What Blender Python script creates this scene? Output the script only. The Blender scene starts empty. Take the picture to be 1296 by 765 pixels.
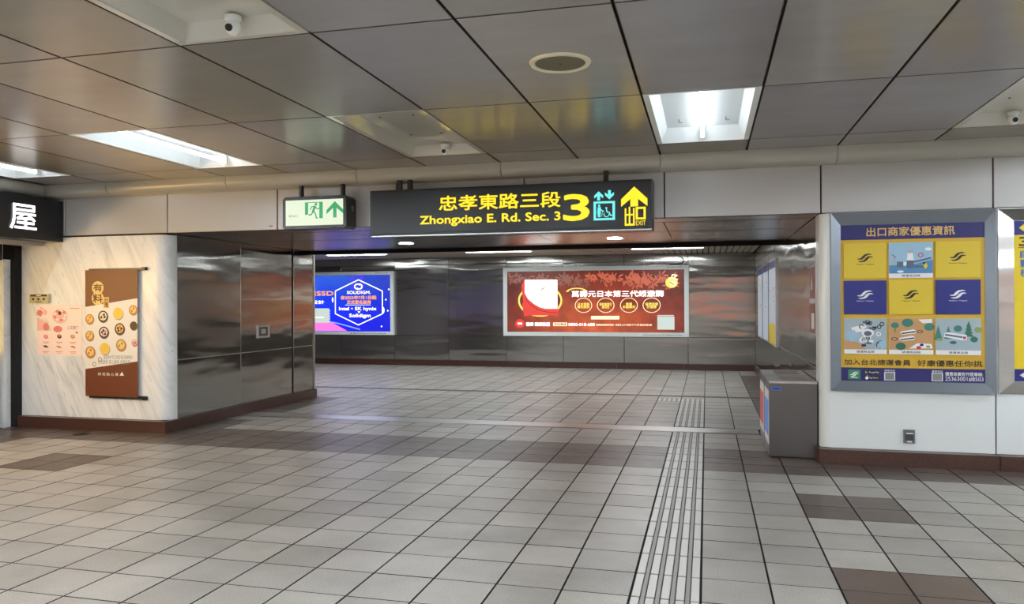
import bpy, bmesh, math, random
from mathutils import Matrix, Vector
C = bpy.context.scene.collection
SC = bpy.context.scene
rnd = random.Random(7)
PI = math.pi

# ------------------------------------------------------------------ camera, world, exposure
F_PX = 970.09
cd = bpy.data.cameras.new('camera'); cam = bpy.data.objects.new('camera', cd); C.objects.link(cam)
cd.sensor_width = 36; cd.lens = F_PX / 1296 * 36; cd.clip_end = 100; cd.clip_start = 0.05
CR = Vector((0.96928016, 0.24593560, -0.00341610)); CU = Vector((0.00378842, -0.00104079, 0.99999228)); CF = Vector((-0.24593014, 0.96928561, 0.00194053))
CAM_H = 1.55
cam.matrix_world = Matrix(((CR.x, CU.x, -CF.x, 0), (CR.y, CU.y, -CF.y, 0), (CR.z, CU.z, -CF.z, CAM_H), (0, 0, 0, 1)))
SC.camera = cam
w = bpy.data.worlds.new('station_ambient'); SC.world = w; w.use_nodes = True
w.node_tree.nodes['Background'].inputs[0].default_value = (0.9, 0.95, 1.0, 1)
w.node_tree.nodes['Background'].inputs[1].default_value = 0.25
SC.view_settings.view_transform = 'Standard'; SC.view_settings.look = 'None'
SC.view_settings.gamma = 1; SC.view_settings.use_curve_mapping = False
SC.view_settings.exposure = 0.0
TUBE = 17.0          # fluorescent tubes in view
TUBE_HALL = 400.0    # fluorescent tubes of the hall behind the camera
TUBE_FAR = 62.0      # of the flush battens in the far concourse
WARM = 15.0           # the bakery's lit display

# ------------------------------------------------------------------ materials
def lin(c):
    return tuple(((v / 255) / 12.92 if v / 255 <= 0.04045 else ((v / 255 + 0.055) / 1.055) ** 2.4) for v in c)
M = {}
def mat(name, rgb, rough=0.5, metal=0.0, emit=0.0, spec=0.5, coat=0.0):
    m = bpy.data.materials.new(name); m.use_nodes = True
    b = m.node_tree.nodes['Principled BSDF']; c = lin(rgb) + (1,)
    b.inputs['Base Color'].default_value = c if not emit else (0.02, 0.02, 0.02, 1)
    b.inputs['Roughness'].default_value = rough; b.inputs['Metallic'].default_value = metal
    b.inputs['Specular IOR Level'].default_value = spec
    if coat: b.inputs['Coat Weight'].default_value = coat; b.inputs['Coat Roughness'].default_value = 0.06
    if emit:
        b.inputs['Emission Color'].default_value = c; b.inputs['Emission Strength'].default_value = emit
    M[name] = m
    return m
def N(m, t): return m.node_tree.nodes.new(t)
def L(m, a, b): m.node_tree.links.new(a, b)
def BS(m): return m.node_tree.nodes['Principled BSDF']
def vmath(m, op, a, b=None):
    n = N(m, 'ShaderNodeVectorMath'); n.operation = op
    for i, v in enumerate((a, b)):
        if v is None: continue
        if isinstance(v, (tuple, list)): n.inputs[i].default_value = v
        else: L(m, v, n.inputs[i])
    return n.outputs[0]
def noise(m, vec, scale, detail=2, rough=0.5, dist=0.0):
    n = N(m, 'ShaderNodeTexNoise'); L(m, vec, n.inputs['Vector']); n.inputs['Scale'].default_value = scale
    n.inputs['Detail'].default_value = detail; n.inputs['Roughness'].default_value = rough; n.inputs['Distortion'].default_value = dist
    return n.outputs['Fac']
def ramp(m, fac, stops, interp='LINEAR'):
    n = N(m, 'ShaderNodeValToRGB'); L(m, fac, n.inputs[0]); e = n.color_ramp.elements; n.color_ramp.interpolation = interp
    while len(e) < len(stops): e.new(0.5)
    for k, (p, c) in enumerate(stops): e[k].position = p; e[k].color = lin(c) + (1,)
    return n.outputs[0]
def mixc(m, fac, a, b, mode='MIX'):
    n = N(m, 'ShaderNodeMix'); n.data_type = 'RGBA'; n.blend_type = mode
    for s, v in ((n.inputs[0], fac), (n.inputs[6], a), (n.inputs[7], b)):
        if isinstance(v, (float, int)): s.default_value = v
        elif isinstance(v, tuple): s.default_value = v
        else: L(m, v, s)
    return n.outputs[2]
def bump(m, h, dist, strength=1.0):
    n = N(m, 'ShaderNodeBump'); L(m, h, n.inputs['Height']); n.inputs['Distance'].default_value = dist; n.inputs['Strength'].default_value = strength
    L(m, n.outputs[0], BS(m).inputs['Normal'])
def pos(m): return N(m, 'ShaderNodeNewGeometry').outputs['Position']
def objc(m): return N(m, 'ShaderNodeTexCoord').outputs['Object']
def objrand(m): return N(m, 'ShaderNodeObjectInfo').outputs['Random']

TW, TD, X0, Y0 = 0.3654, 0.3586, -0.0346, 7.3131
def tile_mat(name, stops, speck, rough):
    m = mat(name, (128, 128, 128), rough, spec=0.5)
    P = pos(m)
    g = vmath(m, 'FLOOR', vmath(m, 'DIVIDE', vmath(m, 'SUBTRACT', P, (X0, Y0, -0.5)), (TW, TD, 1)))
    wn = N(m, 'ShaderNodeTexWhiteNoise'); L(m, g, wn.inputs['Vector'])
    c = ramp(m, wn.outputs['Value'], stops)
    s = noise(m, P, 130, 4, 0.75)
    c = mixc(m, 1.0, c, ramp(m, s, [(0.25, (speck, speck, speck)), (0.7, (255, 255, 255))]), 'MULTIPLY')
    st = noise(m, P, 1.7, 3, 0.6)
    c = mixc(m, 1.0, c, ramp(m, st, [(0.3, (228, 226, 222)), (0.65, (255, 255, 255))]), 'MULTIPLY')
    L(m, c, BS(m).inputs['Base Color'])
    mr = N(m, 'ShaderNodeMapRange'); L(m, noise(m, P, 6, 3), mr.inputs[0]); mr.inputs[3].default_value = rough - 0.06; mr.inputs[4].default_value = rough + 0.1
    L(m, mr.outputs[0], BS(m).inputs['Roughness'])
    bump(m, s, 0.0006)
    return m
tile_mat('tile_grey', [(0, (182, 176, 168)), (0.5, (194, 188, 180)), (1, (206, 200, 191))], 158, 0.34)
tile_mat('tile_brown', [(0, (100, 84, 77)), (1, (118, 101, 92))], 170, 0.36)
mat('grout', (40, 37, 36), 0.9)
mat('tactile_pad', (196, 193, 186), 0.35); mat('tactile_ridge', (138, 136, 131), 0.4); mat('tactile_gap', (66, 64, 62), 0.7)

def steel(name, rgb, rough, wav, fx=0.7, fy=3.2):
    m = mat(name, rgb, rough, 1.0)
    oc = objc(m)
    off = N(m, 'ShaderNodeCombineXYZ'); r = objrand(m); mm = N(m, 'ShaderNodeMath'); mm.operation = 'MULTIPLY'; L(m, r, mm.inputs[0]); mm.inputs[1].default_value = 37
    L(m, mm.outputs[0], off.inputs[2])
    v = vmath(m, 'ADD', oc, off.outputs[0])
    h1 = noise(m, vmath(m, 'MULTIPLY', v, (fx, fy, 1)), 1.0, 1.5, 0.4)
    bump(m, h1, wav)
    s = noise(m, vmath(m, 'MULTIPLY', v, (220, 2.0, 1)), 1.0, 2, 0.5)   # vertical brushing
    mr = N(m, 'ShaderNodeMapRange'); L(m, s, mr.inputs[0]); mr.inputs[3].default_value = rough - 0.03; mr.inputs[4].default_value = rough + 0.03
    L(m, mr.outputs[0], BS(m).inputs['Roughness'])
    vt = N(m, 'ShaderNodeVectorTransform'); vt.vector_type = 'VECTOR'; vt.convert_from = 'OBJECT'; vt.convert_to = 'WORLD'; vt.inputs[0].default_value = (1, 0, 0)
    L(m, vt.outputs[0], BS(m).inputs['Tangent']); BS(m).inputs['Anisotropic'].default_value = 0.9
    return m
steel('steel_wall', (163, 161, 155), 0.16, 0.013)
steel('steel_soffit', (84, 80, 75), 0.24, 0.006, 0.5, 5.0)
steel('steel_frame', (205, 205, 203), 0.2, 0.012)
mat('steel_bin', (112, 111, 109), 0.34, 1.0)
mat('steel_bright', (190, 190, 188), 0.3, 1.0)
mat('frame_grey', (120, 125, 132), 0.38, 0.6)
mat('ad_frame', (226, 234, 230), 0.45, 0.0)

def ceil_mat():
    m = mat('ceiling_enamel', (150, 148, 145), 0.22, 0.0, spec=0.9)
    c = ramp(m, objrand(m), [(0.0, (140, 137, 145)), (0.35, (154, 152, 156)), (0.6, (140, 138, 130)), (0.8, (158, 152, 150)), (1.0, (151, 152, 160))])
    n = noise(m, vmath(m, 'MULTIPLY', pos(m), (0.8, 2.2, 1)), 2.0, 4, 0.6)
    c = mixc(m, 1.0, c, ramp(m, n, [(0.3, (246, 245, 242)), (0.7, (255, 255, 255))]), 'MULTIPLY')
    L(m, c, BS(m).inputs['Base Color'])
    bump(m, noise(m, vmath(m, 'MULTIPLY', pos(m), (1.2, 1.0, 1)), 1.0, 1, 0.4), 0.008)
ceil_mat()
mat('tray_enamel', (206, 204, 194), 0.05, spec=0.9)
mat('cove_enamel', (176, 174, 164), 0.3, spec=0.7)
mat('bulkhead_enamel', (180, 177, 173), 0.3, spec=0.8)
mat('white_enamel', (224, 228, 226), 0.25, spec=0.6)
mat('void_black', (14, 13, 13), 0.9)
mat('gap_dark', (34, 30, 28), 0.8)
mat('joint_brown', (70, 60, 54), 0.6)
mat('slat_cream', (168, 160, 146), 0.45)
mat('white_paint', (235, 240, 240), 0.45)
mat('tube_glow', (236, 246, 255), 0.5, emit=TUBE)
mat('hall_tube_glow', (236, 246, 255), 0.5, emit=TUBE_HALL)
mat('batten_glow', (244, 250, 255), 0.5, emit=TUBE_FAR)
mat('spot_glow', (240, 250, 255), 0.5, emit=110)
mat('black_plastic', (22, 23, 24), 0.35)
mat('black_sign', (38, 41, 45), 0.3, spec=0.4)
mat('shop_black', (24, 26, 30), 0.28)
mat('chrome', (220, 220, 220), 0.15, 1.0)
mat('beige_plastic', (188, 176, 140), 0.45)
mat('dark_grey', (62, 62, 62), 0.45)
mat('rubber', (40, 38, 36), 0.7)

def granite():
    m = mat('granite_brown', (80, 46, 36), 0.3)
    n = noise(m, pos(m), 90, 4, 0.75)
    L(m, ramp(m, n, [(0.3, (38, 23, 19)), (0.5, (68, 42, 33)), (0.72, (98, 66, 53))]), BS(m).inputs['Base Color'])
granite()
def marble():
    m = mat('white_marble', (225, 224, 220), 0.3)
    P = vmath(m, 'MULTIPLY', pos(m), (1.0, 1.0, 0.55))
    d = N(m, 'ShaderNodeVectorRotate'); L(m, P, d.inputs['Vector']); d.inputs['Axis'].default_value = (0, 1, 0); d.inputs['Angle'].default_value = 0.75
    v = vmath(m, 'MULTIPLY', d.outputs[0], (7.0, 1.5, 1.1))
    n = noise(m, v, 1.6, 7, 0.62, 0.7)
    c = ramp(m, n, [(0.28, (176, 180, 182)), (0.40, (214, 214, 211)), (0.52, (229, 228, 224)), (0.63, (234, 233, 229)), (0.66, (196, 196, 192)), (0.69, (232, 231, 227))])
    L(m, c, BS(m).inputs['Base Color'])
marble()
def P_(name, rgb, rough=0.45): return mat(name, rgb, rough)      # printed inks
for nm, c in dict(ink_yellow=(214, 186, 48), ink_gold=(206, 164, 44), ink_blue=(28, 34, 116), ink_navy=(30, 26, 96), ink_white=(232, 232, 232), ink_black=(24, 22, 20),
                  ink_tan=(200, 160, 96), ink_sky=(150, 186, 208), ink_sea=(74, 132, 178), ink_green=(46, 104, 82), ink_teal=(58, 118, 104), ink_lime=(128, 156, 90),
                  ink_sand=(190, 146, 98), ink_mist=(160, 176, 184), ink_slate=(84, 96, 116), ink_red=(186, 52, 52), ink_grey=(128, 128, 126), ink_pale=(196, 204, 214),
                  ink_chocolate=(104, 52, 26), ink_cream=(226, 222, 214), ink_crust=(186, 122, 62), ink_custard=(226, 190, 110), ink_cocoa=(66, 44, 38),
                  ink_pink=(236, 178, 168), ink_blush=(246, 220, 208), ink_rose=(214, 122, 116), ink_goldtext=(216, 178, 104), ink_purple=(120, 80, 110), ink_appgreen=(52, 128, 84), ink_bright=(226, 196, 30)).items(): P_(nm, c)
for nm, c, e in (('lit_yellow', (255, 222, 10), 1.25), ('lit_cyan', (110, 236, 232), 1.1), ('lit_white', (255, 255, 255), 2.6), ('lit_panel', (232, 244, 214), 0.95), ('lit_green', (10, 160, 92), 1.0),
                 ('ad_white', (255, 252, 246), 1.7), ('ad_coral', (232, 116, 84), 0.75), ('ad_rosewood', (186, 120, 100), 0.6), ('ad_gold', (246, 226, 96), 1.15), ('ad_cream', (255, 240, 196), 1.3), ('ad_scarlet', (238, 62, 50), 1.0),
                 ('ad_maroon', (112, 34, 20), 0.7), ('ad_orange', (255, 168, 48), 1.3), ('ad_glow', (255, 98, 60), 1.0), ('ad_pink', (255, 120, 214), 1.2), ('ad_silver', (208, 222, 214), 1.0), ('ad_violet', (90, 60, 255), 1.0), ('ad_lilac', (150, 170, 255), 1.1),
                 ('ad_grey', (120, 110, 108), 0.8), ('char_white', (255, 255, 255), 2.5), ('shop_amber', (255, 206, 92), 1.6), ('hall_orange', (255, 120, 62), 1.6), ('notice_white_glow', (214, 226, 240), 0.45), ('notice_red_glow', (196, 60, 50), 0.5), ('notice_blue_glow', (70, 130, 210), 0.5)):  # notice inks get a faint glow of their own, with no lamp behind
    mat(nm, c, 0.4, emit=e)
def ad_bg(name, w_, h_, strength, kind):
    m = mat(name, (100, 100, 100), 0.3, emit=strength)
    oc = objc(m); sp = N(m, 'ShaderNodeSeparateXYZ'); L(m, vmath(m, 'DIVIDE', oc, (w_, h_, 1)), sp.inputs[0])
    if kind == 'red':
        g = N(m, 'ShaderNodeTexGradient'); g.gradient_type = 'SPHERICAL'
        L(m, vmath(m, 'MULTIPLY', vmath(m, 'SUBTRACT', vmath(m, 'DIVIDE', oc, (w_, h_, 1)), (0.52, 0.12, 0)), (1.6, 1.05, 0)), g.inputs[0])
        c = ramp(m, g.outputs[1], [(0.0, (112, 38, 22)), (0.35, (168, 62, 30)), (0.75, (212, 90, 40)), (1.0, (236, 108, 56))])
        n = noise(m, oc, 3.2, 3, 0.5)
        c = mixc(m, 1.0, c, ramp(m, n, [(0.3, (190, 176, 170)), (0.7, (255, 250, 240))]), 'MULTIPLY')
    else:
        n = noise(m, vmath(m, 'MULTIPLY', oc, (0.9, 1.3, 1)), 1.2, 2, 0.5)
        c = ramp(m, sp.outputs[1], [(0.0, (22, 28, 232)), (0.3, (16, 44, 240)), (0.62, (24, 70, 222)), (1.0, (58, 104, 204))])
        c2 = ramp(m, sp.outputs[0], [(0.45, (255, 255, 255)), (1.0, (120, 120, 200))])
        c = mixc(m, 0.8, c, c2, 'MULTIPLY')
        c = mixc(m, 1.0, c, ramp(m, n, [(0.3, (190, 200, 255)), (0.7, (255, 255, 255))]), 'MULTIPLY')
    L(m, c, BS(m).inputs['Emission Color'])
ad_bg('ad_red_ground', 4.2, 1.47, 1.0, 'red'); ad_bg('ad_blue_ground', 4.3, 1.47, 1.35, 'blue')

# ------------------------------------------------------------------ mesh helpers
class MB:
    def __init__(s): s.v = []; s.f = []; s.m = []
    def face(s, pts, mi=0):
        k = len(s.v); s.v += [tuple(p) for p in pts]; s.f.append(tuple(range(k, k + len(pts)))); s.m.append(mi)
    def box(s, a, b, mi=0, ch=0.0, chdir=None):
        (x0, y0, z0), (x1, y1, z1) = a, b
        k = len(s.v)
        s.v += [(x0, y0, z0), (x1, y0, z0), (x1, y1, z0), (x0, y1, z0), (x0, y0, z1), (x1, y0, z1), (x1, y1, z1), (x0, y1, z1)]
        for f in ((0, 3, 2, 1), (4, 5, 6, 7), (0, 1, 5, 4), (1, 2, 6, 5), (2, 3, 7, 6), (3, 0, 4, 7)):
            s.f.append(tuple(k + i for i in f)); s.m.append(mi)
    def slab(s, x0, y0, x1, y1, z0, z1, ch, mi=0, back=True, side=None):   # chamfered tile: front face at z1 inset by ch
        k = len(s.v)
        s.v += [(x0, y0, z0), (x1, y0, z0), (x1, y1, z0), (x0, y1, z0)]
        zc = z1 - ch if z1 > z0 else z1 + ch
        s.v += [(x0, y0, zc), (x1, y0, zc), (x1, y1, zc), (x0, y1, zc)]
        s.v += [(x0 + ch, y0 + ch, z1), (x1 - ch, y0 + ch, z1), (x1 - ch, y1 - ch, z1), (x0 + ch, y1 - ch, z1)]
        fs = [(8, 9, 10, 11)]
        for a in (0, 4):
            for i in range(4): j = (i + 1) % 4; fs.append((a + i, a + j, a + 4 + j, a + 4 + i))
        if back: fs.append((0, 3, 2, 1))
        if z1 < z0: fs = [tuple(reversed(f)) for f in fs]
        for n, f in enumerate(fs): s.f.append(tuple(k + i for i in f)); s.m.append(mi if n == 0 or side is None else side)
    def prism(s, pts, z0, z1, mi=0):                            # pts CCW seen from +z
        n = len(pts); k = len(s.v)
        s.v += [(p[0], p[1], z0) for p in pts] + [(p[0], p[1], z1) for p in pts]
        s.f.append(tuple(range(k + n, k + 2 * n))); s.m.append(mi)
        s.f.append(tuple(reversed(range(k, k + n)))); s.m.append(mi)
        for i in range(n):
            j = (i + 1) % n; s.f.append((k + i, k + j, k + n + j, k + n + i)); s.m.append(mi)
    def cyl(s, p0, p1, r, n=12, mi=0, r2=None, caps=True):
        p0 = Vector(p0); p1 = Vector(p1); d = (p1 - p0).normalized(); a = d.orthogonal().normalized(); b = d.cross(a); r2 = r if r2 is None else r2; k = len(s.v)
        for (p, q) in ((p0, r), (p1, r2)):
            for i in range(n):
                t = 2 * PI * i / n; s.v.append(tuple(p + a * (q * math.cos(t)) + b * (q * math.sin(t))))
        for i in range(n):
            j = (i + 1) % n; s.f.append((k + i, k + j, k + n + j, k + n + i)); s.m.append(mi)
        if caps:
            s.f.append(tuple(reversed(range(k, k + n)))); s.m.append(mi); s.f.append(tuple(range(k + n, k + 2 * n))); s.m.append(mi)
    def lathe(s, prof, c, n=24, mi=0, axis='z'):                # prof [(r, h)]
        k = len(s.v)
        for r, h in prof:
            for i in range(n):
                t = 2 * PI * i / n; p = (r * math.cos(t), r * math.sin(t), h)
                s.v.append((c[0] + p[0], c[1] + p[1], c[2] + p[2]))
        for q in range(len(prof) - 1):
            for i in range(n):
                j = (i + 1) % n; s.f.append((k + q * n + i, k + q * n + j, k + (q + 1) * n + j, k + (q + 1) * n + i)); s.m.append(mi)
    # flat print drawn at height z
    def poly(s, pts, z, mi=0): s.face([(p[0], p[1], z) for p in pts], mi)
    def rect(s, x0, y0, x1, y1, z, mi=0): s.poly([(x0, y0), (x1, y0), (x1, y1), (x0, y1)], z, mi)
    def disc(s, cx, cy, r, z, mi=0, n=20, sy=1.0, rot=0.0):
        pts = []
        for i in range(n):
            t = 2 * PI * i / n; x = r * math.cos(t); y = r * sy * math.sin(t)
            pts.append((cx + x * math.cos(rot) - y * math.sin(rot), cy + x * math.sin(rot) + y * math.cos(rot)))
        s.poly(pts, z, mi)
    def stroke(s, pts, wd, z, mi=0, closed=False):
        P = list(pts) + ([pts[0]] if closed else [])
        for a, b in zip(P[:-1], P[1:]):
            dx, dy = b[0] - a[0], b[1] - a[1]; l = math.hypot(dx, dy) or 1; nx, ny = -dy / l * wd / 2, dx / l * wd / 2; ex, ey = dx / l * wd * 0.25, dy / l * wd * 0.25
            s.poly([(a[0] + nx - ex, a[1] + ny - ey), (a[0] - nx - ex, a[1] - ny - ey), (b[0] - nx + ex, b[1] - ny + ey), (b[0] + nx + ex, b[1] + ny + ey)], z, mi)
    def ring(s, cx, cy, r, wd, z, mi=0, n=28, sy=1.0, a0=0, a1=2 * PI):
        for i in range(n):
            t0 = a0 + (a1 - a0) * i / n; t1 = a0 + (a1 - a0) * (i + 1) / n
            q = [(cx + (r + o) * math.cos(t), cy + (r + o) * sy * math.sin(t)) for t, o in ((t0, -wd / 2), (t0, wd / 2), (t1, wd / 2), (t1, -wd / 2))]
            s.poly(q, z, mi)
    def mesh(s, name, mats, smooth=False):
        me = bpy.data.meshes.new(name); me.from_pydata(s.v, [], s.f)
        for m in (mats if isinstance(mats, (list, tuple)) else [mats]): me.materials.append(M[m])
        me.polygons.foreach_set('material_index', s.m)
        if smooth:
            bm = bmesh.new(); bm.from_mesh(me); bmesh.ops.remove_doubles(bm, verts=bm.verts, dist=1e-5); bm.to_mesh(me); bm.free()
            me.polygons.foreach_set('use_smooth', [True] * len(me.polygons)); me.set_sharp_from_angle(angle=0.7)
        me.update(); return me
    def build(s, name, mats, parent=None, loc=None, smooth=False, label=None, bevel=0):
        me = s.mesh(name, mats, smooth)
        if bevel:
            bm = bmesh.new(); bm.from_mesh(me); bmesh.ops.remove_doubles(bm, verts=bm.verts, dist=1e-5)
            bmesh.ops.bevel(bm, geom=[e for e in bm.edges if e.is_manifold and e.calc_face_angle(0) > 0.5], offset=bevel, segments=2, affect='EDGES', profile=0.7)
            bm.to_mesh(me); bm.free()
        return link(name, me, parent, loc, label)
def link(name, me, parent=None, loc=None, label=None):
    o = bpy.data.objects.new(name, me); C.objects.link(o)
    if parent is not None: o.parent = parent
    if loc is not None: o.location = loc
    if label: o['label'] = label
    return o
def thing(name, label, cat, loc=(0, 0, 0), rot=(0, 0, 0), group=None):
    o = bpy.data.objects.new(name, None); C.objects.link(o); o.location = loc; o.rotation_euler = rot
    o.empty_display_size = 0.1; o['label'] = label; o['category'] = cat
    if group: o['group'] = group
    return o
def struct(o, label=None):
    o['kind'] = 'structure'
    if label: o['label'] = label
    return o
def wallrot(rz): return (PI / 2, 0, rz)       # local x right, y up, z out of the wall (rz 0: faces -y; -90: faces -x; 90: faces +x)
def onwall(name, label, cat, X, Y, Z, rz=0.0, group=None): return thing(name, label, cat, (X, Y, Z), wallrot(rz), group)
_tc = {}
def text(name, s, x0, y0, x1, y1, z, m, parent, bold=0.0, ox=0.0, oy=0.0, keep=False):
    cu = bpy.data.curves.new('t', 'FONT'); cu.body = s; cu.size = 1.0; cu.align_x = 'CENTER'; cu.space_line = 0.85; cu.resolution_u = 3; cu.fill_mode = 'FRONT'
    o = bpy.data.objects.new('t', cu); C.objects.link(o)
    dg = bpy.context.evaluated_depsgraph_get(); me = bpy.data.meshes.new_from_object(o.evaluated_get(dg)); bpy.data.objects.remove(o)
    if not me.vertices: return None
    xs = [v.co.x for v in me.vertices]; ys = [v.co.y for v in me.vertices]; ax, bx, ay, by = min(xs), max(xs), min(ys), max(ys)
    for v in me.vertices:
        v.co = (x0 + (v.co.x - ax) / (bx - ax) * (x1 - x0), y0 + (v.co.y - ay) / max(by - ay, 1e-6) * (y1 - y0), z)
    if bold:                                    # bolder strokes: the same letters laid again a hair to each side
        hh = (y1 - y0) / max(1, s.count('\n') + 1) * min(bold, 0.04); vs = [v.co.copy() for v in me.vertices]; fs = [tuple(p.vertices) for p in me.polygons]; nv = []; nf = []
        for k, (dx, dy) in enumerate(((-1, 0), (1, 0), (0, -1), (0, 1), (0.7, 0.7), (-0.7, -0.7), (0.7, -0.7), (-0.7, 0.7))):
            base = len(nv); nv += [(v.x + dx * hh, v.y + dy * hh, z + k * 0.00002) for v in vs]; nf += [tuple(i + base for i in f) for f in fs]
        bpy.data.meshes.remove(me); me = bpy.data.meshes.new(name); me.from_pydata(nv, [], nf)
    me.materials.clear(); me.materials.append(M[m]); me.name = name
    for p in me.polygons: p.material_index = 0
    return link(name, me, parent)

# ------------------------------------------------------------------ dimensions
XL, XR, YF, YB = -6.35, 1.07, 8.0, 18.15        # passage walls, front wall line, back wall
SOF, FARC = 2.42, 2.70                          # soffit, far concourse ceiling
CEIL = 3.042
CW, CX = 0.8301, -1.2753
ROWS = [-5.05, -3.28, -1.51, 0.27, 2.04, 3.8118, 5.5426, 7.3141, 7.8255]
XA, XRR = -8.62, 7.2                            # hall's left (shop) and right ends

# ------------------------------------------------------------------ floor and its tiles
b = MB(); b.box((-13, -5.2, -0.2), (XRR, 18.4, -0.012)); floor = struct(b.build('floor', 'grout'), 'speckled grey and brown tiled station floor')
def px(P):
    d = Vector(P) - Vector((0, 0, CAM_H)); z = d.dot(CF)
    return None if z < 0.2 else (648 + F_PX * d.dot(CR) / z, 382.5 - F_PX * d.dot(CU) / z)
def brown(i, j):
    if -3 <= j <= -1 and i >= -22: return True
    if i in (2, 3) and j in (2, 3, 7, 8, 12, 13): return True
    if i in (-18, -17) and j in (2, 3, 7, 8, 12, 13): return True
    if i <= -22 and j >= -3: return True
    if i == 2 and -27 <= j <= -7: return True
    if i in (-17, -18) and (-5 <= j <= -3 or -12 <= j <= -8): return True
    return False
def zones(i, j):                                # clip a cell to the walkable floor
    x0, x1 = X0 + TW * i, X0 + TW * (i + 1); y1, y0 = Y0 - TD * j, Y0 - TD * (j + 1); out = []
    for (a, c, e, f) in ((XA, -5.2, XRR, 7.92), (XL + 0.03, 7.92, XR - 0.02, 9.40), (XL + 0.03, 9.78, XR - 0.02, 12.93), (XL + 0.03, 13.10, XR - 0.02, YB - 0.03), (-12.9, 11.64, XL + 0.03, 12.93), (-12.9, 13.10, XL + 0.03, YB - 0.03)):
        u0, u1, v0, v1 = max(x0, a), min(x1, e), max(y0, c), min(y1, f)
        if u1 - u0 > 0.03 and v1 - v0 > 0.03: out.append((u0, v0, u1, v1))
    return out
TACT = set([(-1, j) for j in range(-15, 22)] + [(-2, -15)])
cells = []
for i in range(-36, 20):
    for j in range(-31, 35):
        if (i, j) in TACT: continue
        for z in zones(i, j):
            q = [px((x, y, 0)) for x, y in ((z[0], z[1]), (z[2], z[1]), (z[2], z[3]), (z[0], z[3]))]
            ar = 0
            if all(q):
                ins = sum(1 for p in q if -5 < p[0] < 1301 and p[1] < 770)
                if ins: ar = abs(sum(q[k][0] * q[(k + 1) % 4][1] - q[(k + 1) % 4][0] * q[k][1] for k in range(4))) / 2 * ins / 4
            cells.append((ar, i, j, z))
cells.sort(key=lambda c: -c[0])
GX, GY, CH = 0.0044, 0.0034, 0.0014
cache = {}; rest = MB(); nb = {True: 0, False: 0}
for ar, i, j, (x0, y0, x1, y1) in cells:
    bw = brown(i, j); mi = 1 if bw else 0
    dz = rnd.uniform(-0.0006, 0.0006)
    if ar > 0 and nb[bw] < (298 if not bw else 120):
        nb[bw] += 1
        wd, dp = round(x1 - x0, 3), round(y1 - y0, 3); key = (wd, dp, bw)
        if key not in cache:
            t = MB(); t.slab(-wd / 2 + GX, -dp / 2 + GY, wd / 2 - GX, dp / 2 - GY, -0.012, 0, CH, 0, True, 1); cache[key] = t.mesh('brown_floor_tile' if bw else 'floor_tile', ['tile_brown' if bw else 'tile_grey', 'grout'])
        link('brown_floor_tile' if bw else 'floor_tile', cache[key], floor, ((x0 + x1) / 2, (y0 + y1) / 2, dz))
    else:
        rest.slab(x0 + GX, y0 + GY, x1 - GX, y1 - GY, -0.012, dz, CH, mi, False, 2)
o = rest.build('distant_floor_tiles', ['tile_grey', 'tile_brown', 'grout'], floor); o['kind'] = 'stuff'
# tactile paving: five pads and four ridges on every tile
def tact(dots=False):
    t = MB(); t.box((GX, GY, -0.012), (TW - GX, TD - GY, -0.004), 2)
    p = (TW - 2 * GX) / 5.0; pw = p * 0.60
    for k in range(5):
        x = GX + k * p + 0.012 * (k / 4) + (0.0 if k < 4 else -0.004)
        xa = GX + 0.004 + k * (TW - 2 * GX - pw - 0.008) / 4
        t.slab(xa, 0.010, xa + pw, TD - 0.010, -0.006, 0.001, 0.0015, 0)
    for k in range(4):
        xc = GX + 0.004 + pw + (k * (TW - 2 * GX - pw - 0.008) / 4) + ((TW - 2 * GX - pw - 0.008) / 4 - pw) / 2
        t.slab(xc - 0.0105, 0.0, xc + 0.0105, TD, -0.006, 0.0035, 0.002, 1)
    return t.mesh('tactile_tile', ['tactile_pad', 'tactile_ridge', 'tactile_gap'])
tm = tact()
for (i, j) in sorted(TACT, key=lambda c: -c[1]):
    if j == -7: continue
    link('tactile_tile', tm, floor, (X0 + TW * i, Y0 - TD * (j + 1), 0))
b = MB(); b.slab(XL + 0.05, 9.42, 0.60, 9.76, -0.012, 0.004, 0.003); b.slab(XL + 0.05, 9.405, 0.60, 9.42, -0.012, 0.001, 0.002); b.build('floor_barrier_strip', 'steel_bright', floor, label='pale metal strip set across the floor of the passage')
b = MB(); b.box((-12.9, 12.95, -0.012), (XR - 0.02, 13.08, -0.001)); b.build('expansion_joint', 'dark_grey', floor, label='dark joint across the far concourse floor')
b = MB(); b.lathe([(0.0, 0.004), (0.085, 0.004), (0.10, 0.0), (0.105, -0.01)], (-7.27, 7.64, 0), 24); b.build('floor_cap', 'gap_dark', floor, smooth=True, label='dark round cap in the brown floor border')

# ------------------------------------------------------------------ wall panels
pcache = {}
def panels(root, name, us, vs, org, rz, material, gap=0.006, th=0.012, skip=()):
    for a in range(len(us) - 1):
        for c in range(len(vs) - 1):
            if (a, c) in skip: continue
            wd, ht = round(us[a + 1] - us[a], 3), round(vs[c + 1] - vs[c], 3); key = (name, wd, ht, material, gap)
            if key not in pcache:
                t = MB(); t.slab(gap / 2, gap / 2, wd - gap / 2, ht - gap / 2, 0, th, 0.003); pcache[key] = t.mesh(name, [material])
            o = link(name, pcache[key], root)
            M4 = Matrix.Translation(org) @ Matrix.Rotation(rz, 4, 'Z') @ Matrix.Rotation(PI / 2, 4, 'X')
            o.matrix_local = M4 @ Matrix.Translation((us[a], vs[c], 0))
TH = 0.012
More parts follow.
